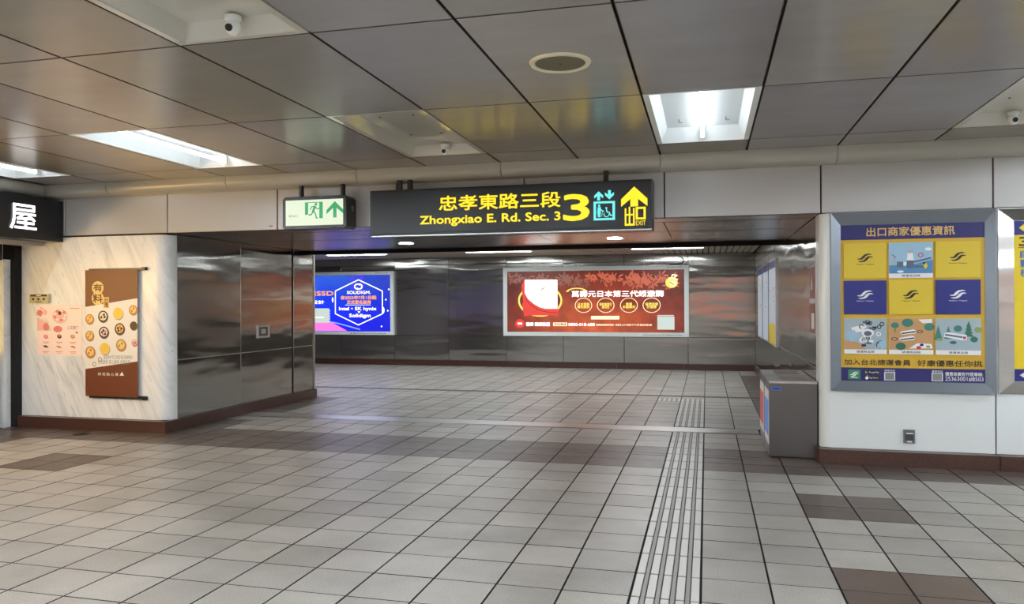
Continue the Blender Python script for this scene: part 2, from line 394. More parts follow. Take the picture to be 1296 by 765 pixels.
# left steel wall of the passage (faces +x): u runs +y
b = MB(); b.box((-8.50, 8.2, 0), (XL - TH, 11.58, 2.9)); wl = struct(b.build('wall_left', 'void_black'), 'stainless steel panelled wall on the left of the passage')
panels(wl, 'steel_panel', [8.17, 9.51, 10.88], [0.14, 0.865, SOF], (XL - TH, 0, 0), PI / 2, 'steel_wall')
panels(wl, 'steel_panel', [10.93, 11.56], [0.14, 0.865, SOF], (XL - TH, 0, 0), PI / 2, 'steel_wall')
b = MB(); b.box((XL - 0.015, 11.56, 0.0), (XL + 0.012, 11.60, SOF)); b.build('corner_post', 'steel_bright', wl)
panels(wl, 'steel_panel', [0, 1.07, 2.14], [0.14, 0.865, SOF], (XL, 11.585, 0), PI, 'steel_wall')
for y0_, y1_ in ((8.175, 10.875), (10.935, 11.555)):  # bright strips added to stand in for light caught on the panel seams
    b = MB(); b.box((XL - 0.006, y0_, 0.860), (XL + 0.003, y1_, 0.870)); b.build('seam_glint_strip', 'steel_bright', wl)
b = MB(); b.box((XL - 0.006, 9.506, 0.145), (XL + 0.002, 9.514, 0.858)); b.build('seam_glint_strip', 'steel_bright', wl)
# marble end of that block
def arcpts(cx, cy, r, a0, a1, n): return [(cx + r * math.cos(a0 + (a1 - a0) * k / n), cy + r * math.sin(a0 + (a1 - a0) * k / n)) for k in range(n + 1)]
b = MB(); b.prism([(-8.53, 8.19), (-8.53, YF)] + arcpts(XL - 0.17, YF + 0.17, 0.17, -PI / 2, 0, 10) + [(XL, 8.19)], 0.14, 2.405)
wfl = struct(b.build('wall_front_left', 'white_marble', smooth=True), 'white veined marble wall with a rounded corner')
# right steel wall (faces -x): u runs -y
b = MB(); b.box((XR + TH, 8.1, 0), (1.6, YB + 0.2, 2.95)); wr = struct(b.build('wall_right', 'void_black'), 'stainless steel panelled wall on the right of the passage')
ys = [8.07, 9.24, 10.58, 12.1, 13.6, 15.1, 16.6, YB]
panels(wr, 'steel_panel', [-y for y in reversed(ys)], [0.14, 0.885, SOF], (XR + TH, 0, 0), -PI / 2, 'steel_wall')
panels(wr, 'steel_panel', [-YB, -16.6, -15.1, -13.6, -12.1, -11.6], [SOF, FARC], (XR + TH, 0, 0), -PI / 2, 'steel_wall')
b = MB(); b.box((XR - 0.003, 8.1, 0.880), (XR + 0.006, 12.1, 0.890)); b.build('seam_glint_strip', 'steel_bright', wr)  # added strip, brighter than the wall, for the seam's highlight
# white enamel wall right of the passage
b = MB(); b.prism([(XR + 0.02, 8.25), (XR, 8.25)] + arcpts(XR + 0.11, 7.97 + 0.11, 0.11, PI, 1.5 * PI, 8) + [(2.583, 7.97), (2.583, 8.25)], 0.14, 2.415)
wfr = struct(b.build('wall_front_right', 'white_enamel', smooth=True), 'white enamel wall with a rounded edge beside the passage')
for xa in (2.597, 4.09, 5.58):
    b = MB(); b.slab(0, 0, 1.48, 2.275, 0, 0.03, 0.003); o = b.build('enamel_panel', 'white_enamel', wfr, (xa, 8.0, 0.14)); o.rotation_euler = (PI / 2, 0, 0)
b = MB(); b.box((2.583, 8.005, 0), (XRR, 8.2, 2.4)); b.build('backing', 'void_black', wfr)
# bulkhead above the passage
b = MB(); b.box((-8.6, YF + 0.03, SOF + 0.02), (XRR, YF + 0.2, 3.2)); bh = struct(b.build('wall_front_top', 'void_black'), 'pale enamel bulkhead over the passage')
seams = [-7.85 + 0.0, -6.349, -4.852, -3.36, -1.89, -0.414, 1.088, 2.585, 4.08, 5.57, 7.06]
panels(bh, 'bulkhead_panel', [-8.6] + seams, [2.418, 2.93], (0, YF + 0.03, 0), 0, 'bulkhead_enamel', gap=0.014, th=0.03)
b = MB(); b.slab(0, 0, 0.045, 0.02, 0, 0.004, 0.001); o = b.build('serial_plate', 'ink_grey', bh, (-4.96, YF - 0.0005, 2.455)); o.rotation_euler = (PI / 2, 0, 0)
# back wall
b = MB(); b.box((-13, YB + TH, 0), (XR + 0.3, YB + 0.3, 3.0)); wb = struct(b.build('wall_back', 'void_black'), 'stainless steel panelled wall at the end of the passage')
us = [-12.08, -10.62, -9.168, -7.686, -6.236, -4.749, -3.336, -1.882, -0.413, XR]
panels(wb, 'steel_panel', us, [0.14, 0.75, 2.52, FARC], (0, YB + TH, 0), 0, 'steel_wall')
# far left end, hall's left, right and rear enclosure (behind or beside the camera)
b = MB(); b.box((-13.2, 11.58, 0), (-13.0, YB + 0.3, 3.0)); b.box((-13.2, 11.4, 0), (-8.5, 11.57, 3.0)); struct(b.build('wall_far_left', 'bulkhead_enamel'))
b = MB(); b.box((XRR, -5.2, 0), (XRR + 0.2, 8.2, 3.2)); struct(b.build('wall_side_right', 'white_enamel'))
b = MB(); b.box((XA - 0.2, -5.4, 0), (XRR + 0.2, -5.2, 3.2)); struct(b.build('wall_rear', 'bulkhead_enamel'))

# baseboards of brown granite, laid in blocks
def baseboard(name, pts, zt=0.14, label=None, seg=1.49, d=0.07):
    root = None
    for (a, c) in zip(pts[:-1], pts[1:]):
        a = Vector(a); c = Vector(c); ln = (c - a).length; u = (c - a).normalized(); n = max(1, round(ln / seg)); nrm = Vector((u.y, -u.x))   # right-hand side faces out
        for k in range(n):
            p = a + u * (ln * k / n + 0.0015); q = a + u * (ln * (k + 1) / n - 0.0015); t = MB(); r_ = nrm * d
            t.prism([tuple(p - r_), tuple(p), tuple(q), tuple(q - r_)][::1] if (p - r_ - p).cross(q - p) > 0 else [tuple(p), tuple(p - r_), tuple(q - r_), tuple(q)], 0, zt)
            if root is None: root = struct(t.build(name, 'granite_brown', bevel=0.003), label)
            else: t.build('granite_block', 'granite_brown', root, bevel=0.003)
# a prism needs counter-clockwise points; both orders are handled by recalculating normals below
baseboard('baseboard_left', [(-8.50, 7.90), (-6.305, 7.90), (-6.305, 11.60)], label='brown granite skirting along marble and steel')
baseboard('baseboard_back', [(-12.9, 18.10), (1.04, 18.10)], label='brown granite skirting under the back wall')
baseboard('baseboard_right', [(1.03, 18.09), (1.03, 8.22)], label='brown granite skirting along the right steel wall', d=0.05)
t = MB(); t.prism([(1.03, 8.21)] + arcpts(1.12, 7.96, 0.09, PI, 1.5 * PI, 6) + [(2.59, 7.87), (2.59, 8.0), (1.12, 8.2)], 0, 0.14)
bf = struct(t.build('baseboard_front_right', 'granite_brown', bevel=0.003), 'brown granite skirting under the white wall')
for xa in (2.594, 4.08, 5.57):
    t = MB(); t.box((xa, 7.87, 0), (xa + 1.483, 8.0, 0.14)); t.build('granite_block', 'granite_brown', bf, bevel=0.003)
b = MB(); b.box((1.09, 7.965, 0.1405), (XRR, 7.985, 0.1425)); b.box((-8.5, 7.985, 2.4055), (-6.36, 8.03, 2.417)); struct(b.build('trim_2', 'gap_dark'))

# ------------------------------------------------------------------ ceilings
b = MB(); b.box((XA, -5.2, 3.24), (XRR, 8.05, 3.30)); ceiling = struct(b.build('ceiling', 'gap_dark'), 'suspended ceiling of grey enamel panels')
LIGHTS = {(1, 6): 'fluorescent ceiling light above the lit street sign, upright in view', (-5, 6): 'long fluorescent ceiling light slanting above the marble wall', (-8, 6): 'fluorescent ceiling light at the far left edge, over the black shop sign'}
for k, (a, r) in enumerate([(-8, 3), (-5, 3), (-2, 3), (1, 3), (5, 3), (-8, 1), (-5, 1), (-2, 1), (1, 1), (5, 1), (7, 6), (7, 4), (-8, 4)]): LIGHTS[(a, r)] = 'fluorescent ceiling light of the hall behind the camera'
TRAYS = {(-2, 6): 'glossy recessed ceiling tray mirroring the yellow sign', (-2, 4): 'large recessed ceiling tray at the top left', (4, 6): 'recessed ceiling tray above the yellow poster at right edge'}
cc = {}
for a in range(-8, 10):
    for r in range(len(ROWS) - 1):
        if (a, r) in LIGHTS or (a, r) in TRAYS: continue
        wd, dp = CW, round(ROWS[r + 1] - ROWS[r], 4); key = dp
        if key not in cc:
            t = MB(); t.slab(0.008, 0.006, wd - 0.008, dp - 0.006, 0.03, 0.0, 0.002, 0, True, 1); cc[key] = t.mesh('ceiling_panel', ['ceiling_enamel', 'joint_brown'])
        link('ceiling_panel', cc[key], ceiling, (CX + CW * a, ROWS[r], CEIL))
b = MB()
for a in range(-8, 11): b.box((CX + CW * a - 0.02, -5.2, CEIL + 0.034), (CX + CW * a + 0.02, 7.82, CEIL + 0.06))
b.build('ceiling_rail', 'joint_brown', ceiling)
def tray_mesh(wd, dp, dep, m, fr=0.05, lip=0.0):
    t = MB(); g = 0.006
    # flat frame around the opening, then the inside of a box with slanted sides
    X_, Y_ = (g, fr, wd - fr, wd - g), (g, fr * 0.5, dp - fr * 0.5, dp - g)
    z = 0.0
    for (x0, x1, y0, y1) in ((X_[0], X_[1], Y_[0], Y_[3]), (X_[2], X_[3], Y_[0], Y_[3]), (X_[1], X_[2], Y_[0], Y_[1]), (X_[1], X_[2], Y_[2], Y_[3])): t.box((x0, y0, z), (x1, y1, z + 0.03))
    i = 0.05; x0, x1, y0, y1 = X_[1], X_[2], Y_[1], Y_[2]
    lo = [(x0, y0, z + 0.01), (x1, y0, z + 0.01), (x1, y1, z + 0.01), (x0, y1, z + 0.01)]; hi = [(x0 + i, y0 + i, dep), (x1 - i, y0 + i, dep), (x1 - i, y1 - i, dep), (x0 + i, y1 - i, dep)]
    for k in range(4): j = (k + 1) % 4; t.face([lo[k], hi[k], hi[j], lo[j]])
    t.face([hi[0], hi[3], hi[2], hi[1]])
    t.box((x0, y0, dep + 0.002), (x1, y1, dep + 0.01))
    return t
def troffer(a, r):
    x, y, dp = CX + CW * a, ROWS[r], ROWS[r + 1] - ROWS[r]
    g = 'ceiling lights of the hall behind the camera' if 'behind' in LIGHTS[(a, r)] else None
    T = thing('ceiling_light', LIGHTS[(a, r)], 'light', (x, y, CEIL), group=g)
    if not g: T['group'] = 'fluorescent lights in the hall ceiling'
    tray_mesh(CW, dp, 0.13, 'white_paint').build('housing', 'white_paint', T)
    cx = CW / 2; ya, yb = 0.10, dp - 0.10
    t = MB(); t.cyl((cx, ya, 0.045), (cx, yb, 0.045), 0.016, 12); t.build('tube', 'hall_tube_glow' if g else 'tube_glow', T, smooth=True)
    for q in (ya - 0.02, yb):
        t = MB(); t.box((cx - 0.02, q, 0.02), (cx + 0.02, q + 0.02, 0.13)); t.build('lamp_holder', 'white_paint', T)
    if not g:
        for sx in (-0.2, 0.2):
            for q in (0.35, dp - 0.4):
                t = MB(); t.cyl((cx + sx, q, 0.128), (cx + sx, q, 0.10), 0.004, 6); t.cyl((cx + sx, q, 0.10), (cx + sx + 0.03, q, 0.098), 0.003, 6); t.build('wire_clip', 'dark_grey', T)
for (a, r) in LIGHTS: troffer(a, r)
cam_lab = {(-2, 6): 'small white dome camera in the tray reflecting the yellow sign', (-2, 4): 'white dome camera in the large tray at top left', (4, 6): 'white dome camera at the right edge of the ceiling'}
for (a, r), lab in TRAYS.items():
    x, y, dp = CX + CW * a, ROWS[r], ROWS[r + 1] - ROWS[r]
    T = thing('recessed_tray', lab, 'ceiling tray', (x, y, CEIL), group='recessed ceiling trays with cameras')
    tray_mesh(CW, dp, 0.10, 'tray_enamel').build('tray', 'tray_enamel', T)
    for sx, q in ((0.25, 0.5), (0.55, 0.5), (0.25, 1.2), (0.55, 1.2)):
        t = MB(); t.cyl((sx, q, 0.099), (sx, q, 0.094), 0.009, 10); t.build('screw', 'ink_black', T)
    K = thing('dome_camera', cam_lab[(a, r)], 'security camera', (x + CW * 0.52, ROWS[r + 1] - 0.125, CEIL + 0.085), group='dome cameras in the ceiling trays')
    t = MB(); t.lathe([(0.0, 0.0), (0.045, 0.0), (0.045, -0.02), (0.03, -0.03)], (0, 0, 0), 16); t.build('mount', 'white_paint', K, smooth=True)
    t = MB(); t.lathe([(0.0, -0.105), (0.02, -0.10), (0.036, -0.085), (0.042, -0.062), (0.037, -0.04), (0.028, -0.025)], (0, 0, 0), 18); t.build('ball', 'white_paint', K, smooth=True)
    t = MB(); t.cyl((0, -0.030, -0.070), (0.0, -0.0445, -0.075), 0.020, 14); t.build('lens', 'ink_black', K)
# loudspeaker
S = thing('ceiling_speaker', 'round ceiling loudspeaker with a pale rim and dark grille', 'speaker', (-0.872, 4.668, CEIL))
t = MB(); t.lathe([(0.155, 0.0), (0.157, -0.010), (0.168, -0.016), (0.184, -0.014), (0.192, 0.0)], (0, 0, 0), 40); mat('pale_rim', (232, 226, 196), 0.4); t.build('rim', 'pale_rim', S, smooth=True)
t = MB(); t.lathe([(0.156, -0.006), (0.08, -0.009), (0.0, -0.010)], (0, 0, 0), 40); mat('olive_mesh', (112, 108, 88), 0.7); t.build('grille', 'olive_mesh', S, smooth=True)
t = MB(); t.lathe([(0.008, -0.010), (0.006, -0.014), (0.0, -0.015)], (0, 0, 0), 10); t.build('screw', 'ink_black', S)
# cove under the ceiling edge
prof = [(7.83, 3.045), (7.827, 2.985), (7.832, 2.955), (7.848, 2.925), (7.876, 2.903), (7.915, 2.892), (7.96, 2.890), (8.03, 2.893)]
def cove_seg(x0, x1):
    t = MB()
    for (p, q) in zip(prof[:-1], prof[1:]): t.face([(x0, p[0], p[1]), (x0, q[0], q[1]), (x1, q[0], q[1]), (x1, p[0], p[1])])
    for x in (x0, x1): t.face([(x, p[0], p[1]) for p in prof] + [(x, 8.03, 3.045)])
    return t
cv = None; xs = [-8.05] + [CX + CW * a for a in range(-7, 10, 2)] + [XRR]
for xa, xb in zip(xs[:-1], xs[1:]):
    t = cove_seg(xa + 0.003, xb - 0.003)
    if cv is None: cv = struct(t.build('trim_1', 'cove_enamel', smooth=True), 'rounded pale metal cove along the ceiling edge')
    else: t.build('cove_segment', 'cove_enamel', cv, smooth=True)
t = MB()
pl = [(-8.0 - (p[0] - 7.83) , p[1]) for p in prof]
for (p, q) in zip(pl[:-1], pl[1:]): t.face([(p[0], -5.2, p[1]), (p[0], 7.9, p[1]), (q[0], 7.9, q[1]), (q[0], -5.2, q[1])])
struct(t.build('trim_3', 'cove_enamel', smooth=True), 'pale cove running over the black shop sign')
b = MB(); b.box((-8.4, -5.2, 2.30), (-8.17, 8.03, 3.2)); struct(b.build('wall_left_top', 'bulkhead_enamel'))
# soffit over the passage
b = MB(); b.box((-8.5, YF + 0.02, SOF + 0.03), (XR + 0.3, 11.6, SOF + 0.3)); sf = struct(b.build('ceiling_passage', 'void_black'), 'mirror-like steel soffit over the passage')
cutx = [XL, -4.18, -2.07, -0.446, XR]; cutw = [XL, -4.852, -3.36, -1.89, -0.414, XR]
for q, (ya, yb) in enumerate(((8.005, 8.41), (8.41, 9.485), (9.485, 10.37), (10.37, 11.49))):
    cx_ = cutx if q in (1, 2) else [XL, -2.6, XR]
    for x0, x1 in zip(cx_[:-1], cx_[1:]):
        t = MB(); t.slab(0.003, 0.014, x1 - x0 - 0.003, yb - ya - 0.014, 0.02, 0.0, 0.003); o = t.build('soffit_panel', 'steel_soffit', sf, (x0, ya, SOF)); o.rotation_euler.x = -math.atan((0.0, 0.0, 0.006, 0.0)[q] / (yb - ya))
b = MB(); b.box((XL, 11.495, 2.375), (XR, 11.60, SOF + 0.01)); b.build('shutter_slot', 'void_black', sf, label='black slot of the roller shutter at the soffit end')
dl = {0: 'recessed downlight in the steel soffit, left under the lit sign', 1: 'recessed downlight in the steel soffit, under the lift symbol'}
for k, (x, y) in enumerate(((-4.15, 10.23), (-1.18, 10.23))):
    D = thing('downlight', dl[k], 'light', (x, y, SOF - 0.006), group='downlights in the passage soffit')
    t = MB(); t.lathe([(0.10, -0.004), (0.115, -0.008), (0.13, 0.0)], (0, 0, 0), 28); t.build('rim', 'chrome', D, smooth=True)
    t = MB(); t.lathe([(0.101, -0.003), (0.0, -0.003)], (0, 0, 0), 28); t.build('lamp', 'spot_glow', D)
# far concourse ceiling of slats
b = MB(); b.box((-13, 11.6, FARC + 0.03), (XR + 0.1, YB + 0.1, 3.0)); b.box((-13, 11.6, SOF), (XR, 11.64, FARC + 0.05)); fc = struct(b.build('ceiling_far', 'gap_dark'), 'slatted ceiling of the far concourse')
SP = 0.125; t = MB(); t.slab(0.012, 0, SP - 0.012, YB - 11.66, 0.025, 0.0, 0.004); sm = t.mesh('ceiling_slat', ['slat_cream'])
for k in range(112): link('ceiling_slat', sm, fc, (XR - 0.02 - SP * (k + 1), 11.66, FARC))
nms = ['flush ceiling batten above the blue advertisement', 'flush ceiling batten left of the red advertisement', 'flush ceiling batten above the right end of the red advertisement']
for q, y in enumerate((16.35, 13.2)):
    for k, x0 in enumerate((-8.60, -5.18, -1.53)):
        T = thing('ceiling_batten', nms[k] if q == 0 else ['hidden concourse batten over the blue advertisement side', 'hidden concourse batten in the middle, behind the soffit', 'hidden concourse batten at the right, behind the soffit'][k], 'light', (x0, y, FARC), group='flush battens in the far concourse')
        t = MB(); t.box((-0.02, -0.10, -0.012), (1.48, -0.085, 0.02)); t.box((-0.02, 0.085, -0.012), (1.48, 0.10, 0.02)); t.box((-0.02, -0.085, -0.012), (0, 0.085, 0.02)); t.box((1.46, -0.085, -0.012), (1.48, 0.085, 0.02)); t.build('frame', 'white_paint', T)
        t = MB(); t.box((0.001, -0.084, -0.008), (1.459, 0.084, 0.0)); t.build('diffuser', 'batten_glow', T)

# ------------------------------------------------------------------ the hanging direction sign
B = onwall('direction_sign', 'long black hanging sign with yellow street name and exit number', 'sign', -3.57, 7.75, 2.287)
SW, SH = 3.053, 0.503
t = MB(); t.box((0, 0, -0.24), (SW, SH, -0.004)); t.build('box', 'black_plastic', B, bevel=0.012)
t = MB(); t.slab(0.03, 0.035, SW - 0.03, SH - 0.03, -0.006, 0.003, 0.002); t.build('face_panel', 'black_sign', B)
t = MB(); t.box((0.02, -0.006, -0.03), (SW - 0.01, 0.006, 0.004)); t.build('bottom_rail', 'steel_bright', B)
for x in (0.28, 0.40, 2.55):
    t = MB(); t.box((x, SH - 0.01, -0.14), (x + 0.05, SH + 0.12, -0.10)); t.build('bracket', 'black_plastic', B)
ox, oz = -3.57, 2.287
def wz(X, Z): return (X - ox, Z - oz)
text('street_name', '忠孝東路三段', 0.805, 0.255, 2.12, 0.412, 0.006, 'lit_yellow', B, 0.022)
text('street_name_roman', 'Zhongxiao E. Rd. Sec. 3', 0.590, 0.092, 2.118, 0.205, 0.006, 'lit_yellow', B, 0.03)
text('exit_number', '3', 2.155, 0.112, 2.415, 0.372, 0.006, 'lit_yellow', B, 0.03)
t = MB()
def arrow(t, cx, y0, y1, w_, sh, th, z, mi=0, down=False):     # arrow with a chevron head and straight shaft
    s = -1 if down else 1
    yt, yb_ = (y1, y0) if not down else (y0, y1)
    hw = w_ / 2
    t.poly([(cx, yt), (cx - hw, yt - s * hw * 0.95), (cx - hw, yt - s * (hw * 0.95 + th)), (cx, yt - s * th * 1.25)][::s], z, mi)
    t.poly([(cx, yt), (cx, yt - s * th * 1.25), (cx + hw, yt - s * (hw * 0.95 + th)), (cx + hw, yt - s * hw * 0.95)][::s], z, mi)
    t.poly([(cx - sh / 2, yb_), (cx + sh / 2, yb_), (cx + sh / 2, yt - s * sh * 0.5), (cx - sh / 2, yt - s * sh * 0.5)][::s], z + 0.0006, mi)
arrow(t, 2.872, 0.232, 0.432, 0.262, 0.076, 0.075, 0.006)
t.build('arrow', 'lit_yellow', B)
t = MB(); Z_ = 0.006
for xx in (2.785, 2.825, 2.868): t.stroke([(xx, 0.095 if xx != 2.825 else 0.045), (xx, 0.212 if xx != 2.825 else 0.226)], 0.016, Z_)
t.rect(2.777, 0.040, 2.876, 0.060, Z_ + .0005); t.rect(2.777, 0.055, 2.793, 0.125, Z_ + .001); t.rect(2.860, 0.055, 2.876, 0.125, Z_ + .001); t.rect(2.777, 0.142, 2.876, 0.158, Z_ + .0015)
for q in ((2.886, 0.100, 2.908, 0.226), (2.964, 0.100, 2.986, 0.226), (2.886, 0.205, 2.986, 0.226), (2.886, 0.100, 2.986, 0.120)): t.rect(*q, Z_ + .0005)
t.build('exit_characters', 'lit_yellow', B)
text('exit_word', 'EXIT', 2.888, 0.042, 2.985, 0.088, 0.0066, 'lit_yellow', B, 0.0)
# lift symbol
t = MB(); x0, y0, x1, y1 = 2.462, 0.103, 2.680, 0.295
for q in ((x0, y0, x1, y0 + 0.022), (x0, y1 - 0.022, x1, y1), (x0, y0 + 0.02, x0 + 0.026, y1 - 0.02), (x1 - 0.026, y0 + 0.02, x1, y1 - 0.02)): t.rect(*q, 0.006)
arrow(t, 2.515, 0.305, 0.398, 0.092, 0.030, 0.030, 0.006); arrow(t, 2.624, 0.312, 0.405, 0.092, 0.030, 0.030, 0.006, down=True)
t.disc(2.520, 0.252, 0.0125, 0.006); t.poly([(2.505, 0.238), (2.500, 0.180), (2.508, 0.135), (2.532, 0.135), (2.536, 0.190), (2.538, 0.236)][::-1], 0.0064)
t.stroke([(2.532, 0.212), (2.560, 0.196), (2.566, 0.190)], 0.010, 0.007); t.stroke([(2.552, 0.190), (2.546, 0.140)], 0.005, 0.007)
t.disc(2.592, 0.226, 0.010, 0.006); t.stroke([(2.594, 0.215), (2.598, 0.185), (2.622, 0.182), (2.634, 0.150), (2.650, 0.152)], 0.011, 0.0064); t.ring(2.594, 0.163, 0.026, 0.009, 0.0068, a0=-3.6, a1=0.3, n=16)
t.build('lift_symbol', 'lit_cyan', B)

# exit light box
E = onwall('exit_light', 'small lit emergency exit sign with green running figure and arrow', 'sign', -4.638, 7.75, 2.392)
EW, EH = 0.79, 0.366
t = MB(); t.prism([(0, 0.03), (0.03, 0), (EW - 0.03, 0), (EW, 0.03), (EW, EH - 0.03), (EW - 0.03, EH), (0.03, EH), (0, EH - 0.03)], -0.24, -0.004); t.build('box', 'black_plastic', E, bevel=0.006)
t = MB(); t.slab(0.042, 0.04, EW - 0.042, EH - 0.04, -0.006, 0.002, 0.002); t.build('diffuser', 'lit_panel', E)
for x in (0.185, 0.70):
    t = MB(); t.cyl((x, EH - 0.005, -0.10), (x, EH + 0.135, -0.10), 0.028, 12); t.build('bracket', 'black_plastic', E)
t = MB(); t.box((EW - 0.004, 0.20, -0.17), (EW + 0.005, 0.26, -0.12)); t.build('test_socket', 'ink_grey', E)
t = MB(); t.rect(0.285, 0.115, 0.505, 0.298, 0.004); t.build('door_symbol', 'lit_green', E)
t = MB(); t.poly([(0.325, 0.108), (0.462, 0.108), (0.462, 0.290), (0.325, 0.290)], 0.0045); t.poly([(0.285, 0.160), (0.285, 0.112), (0.345, 0.112)][::-1], 0.005); t.poly([(0.285, 0.112), (0.345, 0.112), (0.325, 0.165), (0.285, 0.150)], 0.0049); t.build('doorway', 'lit_panel', E)
t = MB(); z = 0.0055
t.disc(0.422, 0.272, 0.016, z); t.stroke([(0.408, 0.248), (0.385, 0.190)], 0.030, z); t.stroke([(0.410, 0.246), (0.438, 0.222), (0.462, 0.226)], 0.012, z + .0004); t.stroke([(0.402, 0.250), (0.368, 0.246), (0.352, 0.216)], 0.012, z + .0004)
t.stroke([(0.388, 0.196), (0.415, 0.168), (0.425, 0.124), (0.440, 0.118)], 0.015, z + .0008); t.stroke([(0.386, 0.192), (0.366, 0.160), (0.332, 0.156)], 0.015, z + .0008)
t.build('running_figure', 'lit_green', E)
t = MB(); arrow(t, 0.652, 0.118, 0.300, 0.205, 0.042, 0.045, 0.0045); t.build('arrow', 'lit_green', E)
text('small_lettering', '緊急出口', 0.085, 0.136, 0.19, 0.160, 0.0045, 'ink_green', E, 0.0)

# ------------------------------------------------------------------ light-box advertisements on the back wall
def lightbox(T, W_, H_, fr, ground):
    t = MB(); t.box((0, 0, -0.09), (W_, H_, -0.004)); t.build('case', 'ad_frame', T)
    t = MB()
    for (a, c, e, f) in ((0, 0, W_, fr), (0, H_ - fr, W_, H_), (0, fr, fr, H_ - fr), (W_ - fr, fr, W_, H_ - fr)): t.slab(a, c, e, f, -0.004, 0.012, 0.003)
    t.build('frame', 'ad_frame', T)
    t = MB(); t.rect(fr, fr, W_ - fr, H_ - fr, 0.0); t.build('lit_poster', ground, T)
R_ = onwall('red_lightbox_advertisement', 'wide lit red advertisement with a white gift box on the back steel wall', 'advertisement', -4.80, YB - 0.095, 0.762)
AW, AH = 4.406, 1.662; lightbox(R_, AW, AH, 0.10, 'ad_red_ground')
ax, az = -4.80 * 1.0, 0.762
def q(X, Z): return (X + 4.80, Z - 0.762)
# leafy blossom pattern along the top
t = MB(); rr = random.Random(3)
for k in range(60):
    u = rr.uniform(0.15, 4.2); v = 1.50 - abs(rr.gauss(0, 0.16)) - (0.10 if 0.6 < u < 2.2 else 0.04)
    if v < 1.13: v = 1.3
    mi = 0 if u > 2.0 else 1; a0 = rr.uniform(0, 6.3)
    for n in range(rr.randint(4, 7)):
        a = a0 + n * 0.75; r = rr.uniform(0.07, 0.14)
        cx, cy = u + r * math.cos(a), v + r * math.sin(a) * 0.8
        if 0.13 < cx < 4.27 and cy < 1.53: t.disc(cx, cy, r * 0.52, 0.0008 + 0.00005 * (k % 9), mi, 8, 0.34, a)
for u, v in ((1.55, 1.36), (2.65, 1.38), (3.45, 1.30), (2.2, 1.40), (3.2, 1.42), (0.9, 1.38)):
    for n in range(7):
        a = n * 0.9; t.disc(u + 0.06 * math.cos(a), v + 0.045 * math.sin(a), 0.036, 0.0013 + 0.0001 * (n % 2), 0 if u > 2 else 1, 9, 0.7, a)
t.build('blossom_print', ['ad_coral', 'ad_rosewood'], R_)['kind'] = 'stuff'
t = MB(); c = q(-3.885, 1.62); t.disc(c[0], c[1], 0.545, 0.0016, 0, 30, 0.72)
t.disc(c[0], c[1], 0.50, 0.0018, 1, 30, 0.66)
t.build('gold_ring_print', ['ad_gold', 'ad_maroon'], R_)
t = MB(); t.poly([q(-4.345, 1.98), q(-4.27, 1.26), q(-3.44, 1.26), q(-3.46, 2.10), q(-4.27, 2.13)], 0.0022, 1)
t.poly([q(-4.26, 1.80), q(-4.18, 1.66), q(-4.05, 1.55), q(-3.90, 1.46), q(-3.74, 1.42), q(-3.46, 1.42), q(-3.46, 2.12), q(-4.26, 2.12)], 0.0026, 0)
t.stroke([q(-4.25, 1.66), q(-4.12, 1.52), q(-3.95, 1.40), q(-3.72, 1.34), q(-3.48, 1.32)], 0.012, 0.003, 2)
t.stroke([q(-3.93, 1.66), q(-3.83, 1.76), q(-3.93, 1.80), q(-3.80, 1.90)], 0.03, 0.0032, 3); t.stroke([q(-3.92, 1.60), q(-3.80, 1.62)], 0.025, 0.0032, 3); t.stroke([q(-3.86, 1.88), q(-3.76, 1.94)], 0.02, 0.0033, 4)
t.poly([q(-4.34, 1.60), q(-4.28, 1.24), q(-4.18, 1.24), q(-4.29, 1.52)], 0.0028, 5)
t.build('gift_box_print', ['ad_white', 'ad_scarlet', 'ad_maroon', 'ad_cream', 'ad_grey', 'ad_scarlet'], R_)
t = MB(); t.ring(*q(-2.99, 1.80), 0.24, 0.06, 0.002, 0, 12, 0.45, 0.25, PI - 0.2); t.rect(*q(-2.652, 1.167), *q(-1.984, 1.249), 0.002, 1); t.build('ribbon_print', ['ad_gold', 'ad_cream'], R_)
text('headline', '萬壽元日本第三代蚓激酶', *q(-3.11, 1.70), *q(-0.958, 1.845), 0.003, 'ad_white', R_, 0.028)
for X, s in ((-2.831, '日本原裝\n專利原料'), (-2.304, '每粒高單位\n高活性'), (-1.76, '榮獲\n多國專利'), (-1.235, '循環保健\n好選擇')):
    t = MB(); t.ring(*q(X, 1.50), 0.198, 0.016, 0.002, 0, 28, 0.86); t.build('circle_print', 'ad_cream', R_)
    c = q(X, 1.50); text('circle_lettering', s, c[0] - 0.145, c[1] - 0.075, c[0] + 0.145, c[1] + 0.06, 0.0022, 'ad_gold', R_, 0.03)
t = MB(); c = q(-4.385, 1.062)
for n in range(10): t.disc(c[0] + 0.095 * math.cos(n * .628), c[1] + 0.085 * math.sin(n * .628), 0.03, 0.002 + 0.0001 * (n % 2), 0, 8)
t.disc(c[0], c[1], 0.09, 0.0024, 0, 14); t.rect(c[0] - 0.055, c[1] - 0.022, c[0] + 0.055, c[1] + 0.022, 0.003, 1); t.build('seal_print', ['ad_scarlet', 'ad_white'], R_)
text('contact_lettering', '醫師 藥師推薦', *q(-4.231, 1.003), *q(-3.646, 1.092), 0.002, 'ad_white', R_, 0.04)
t = MB(); t.rect(*q(-3.563, 1.006), *q(-3.222, 1.091), 0.002, 0); t.build('contact_box', 'ad_cream', R_)
text('contact_box_lettering', '諮詢專線', *q(-3.54, 1.016), *q(-3.245, 1.081), 0.0028, 'ad_maroon', R_, 0.01)
text('phone_number', '0800-018-688', *q(-3.193, 1.01), *q(-2.564, 1.08), 0.002, 'ad_white', R_, 0.03)
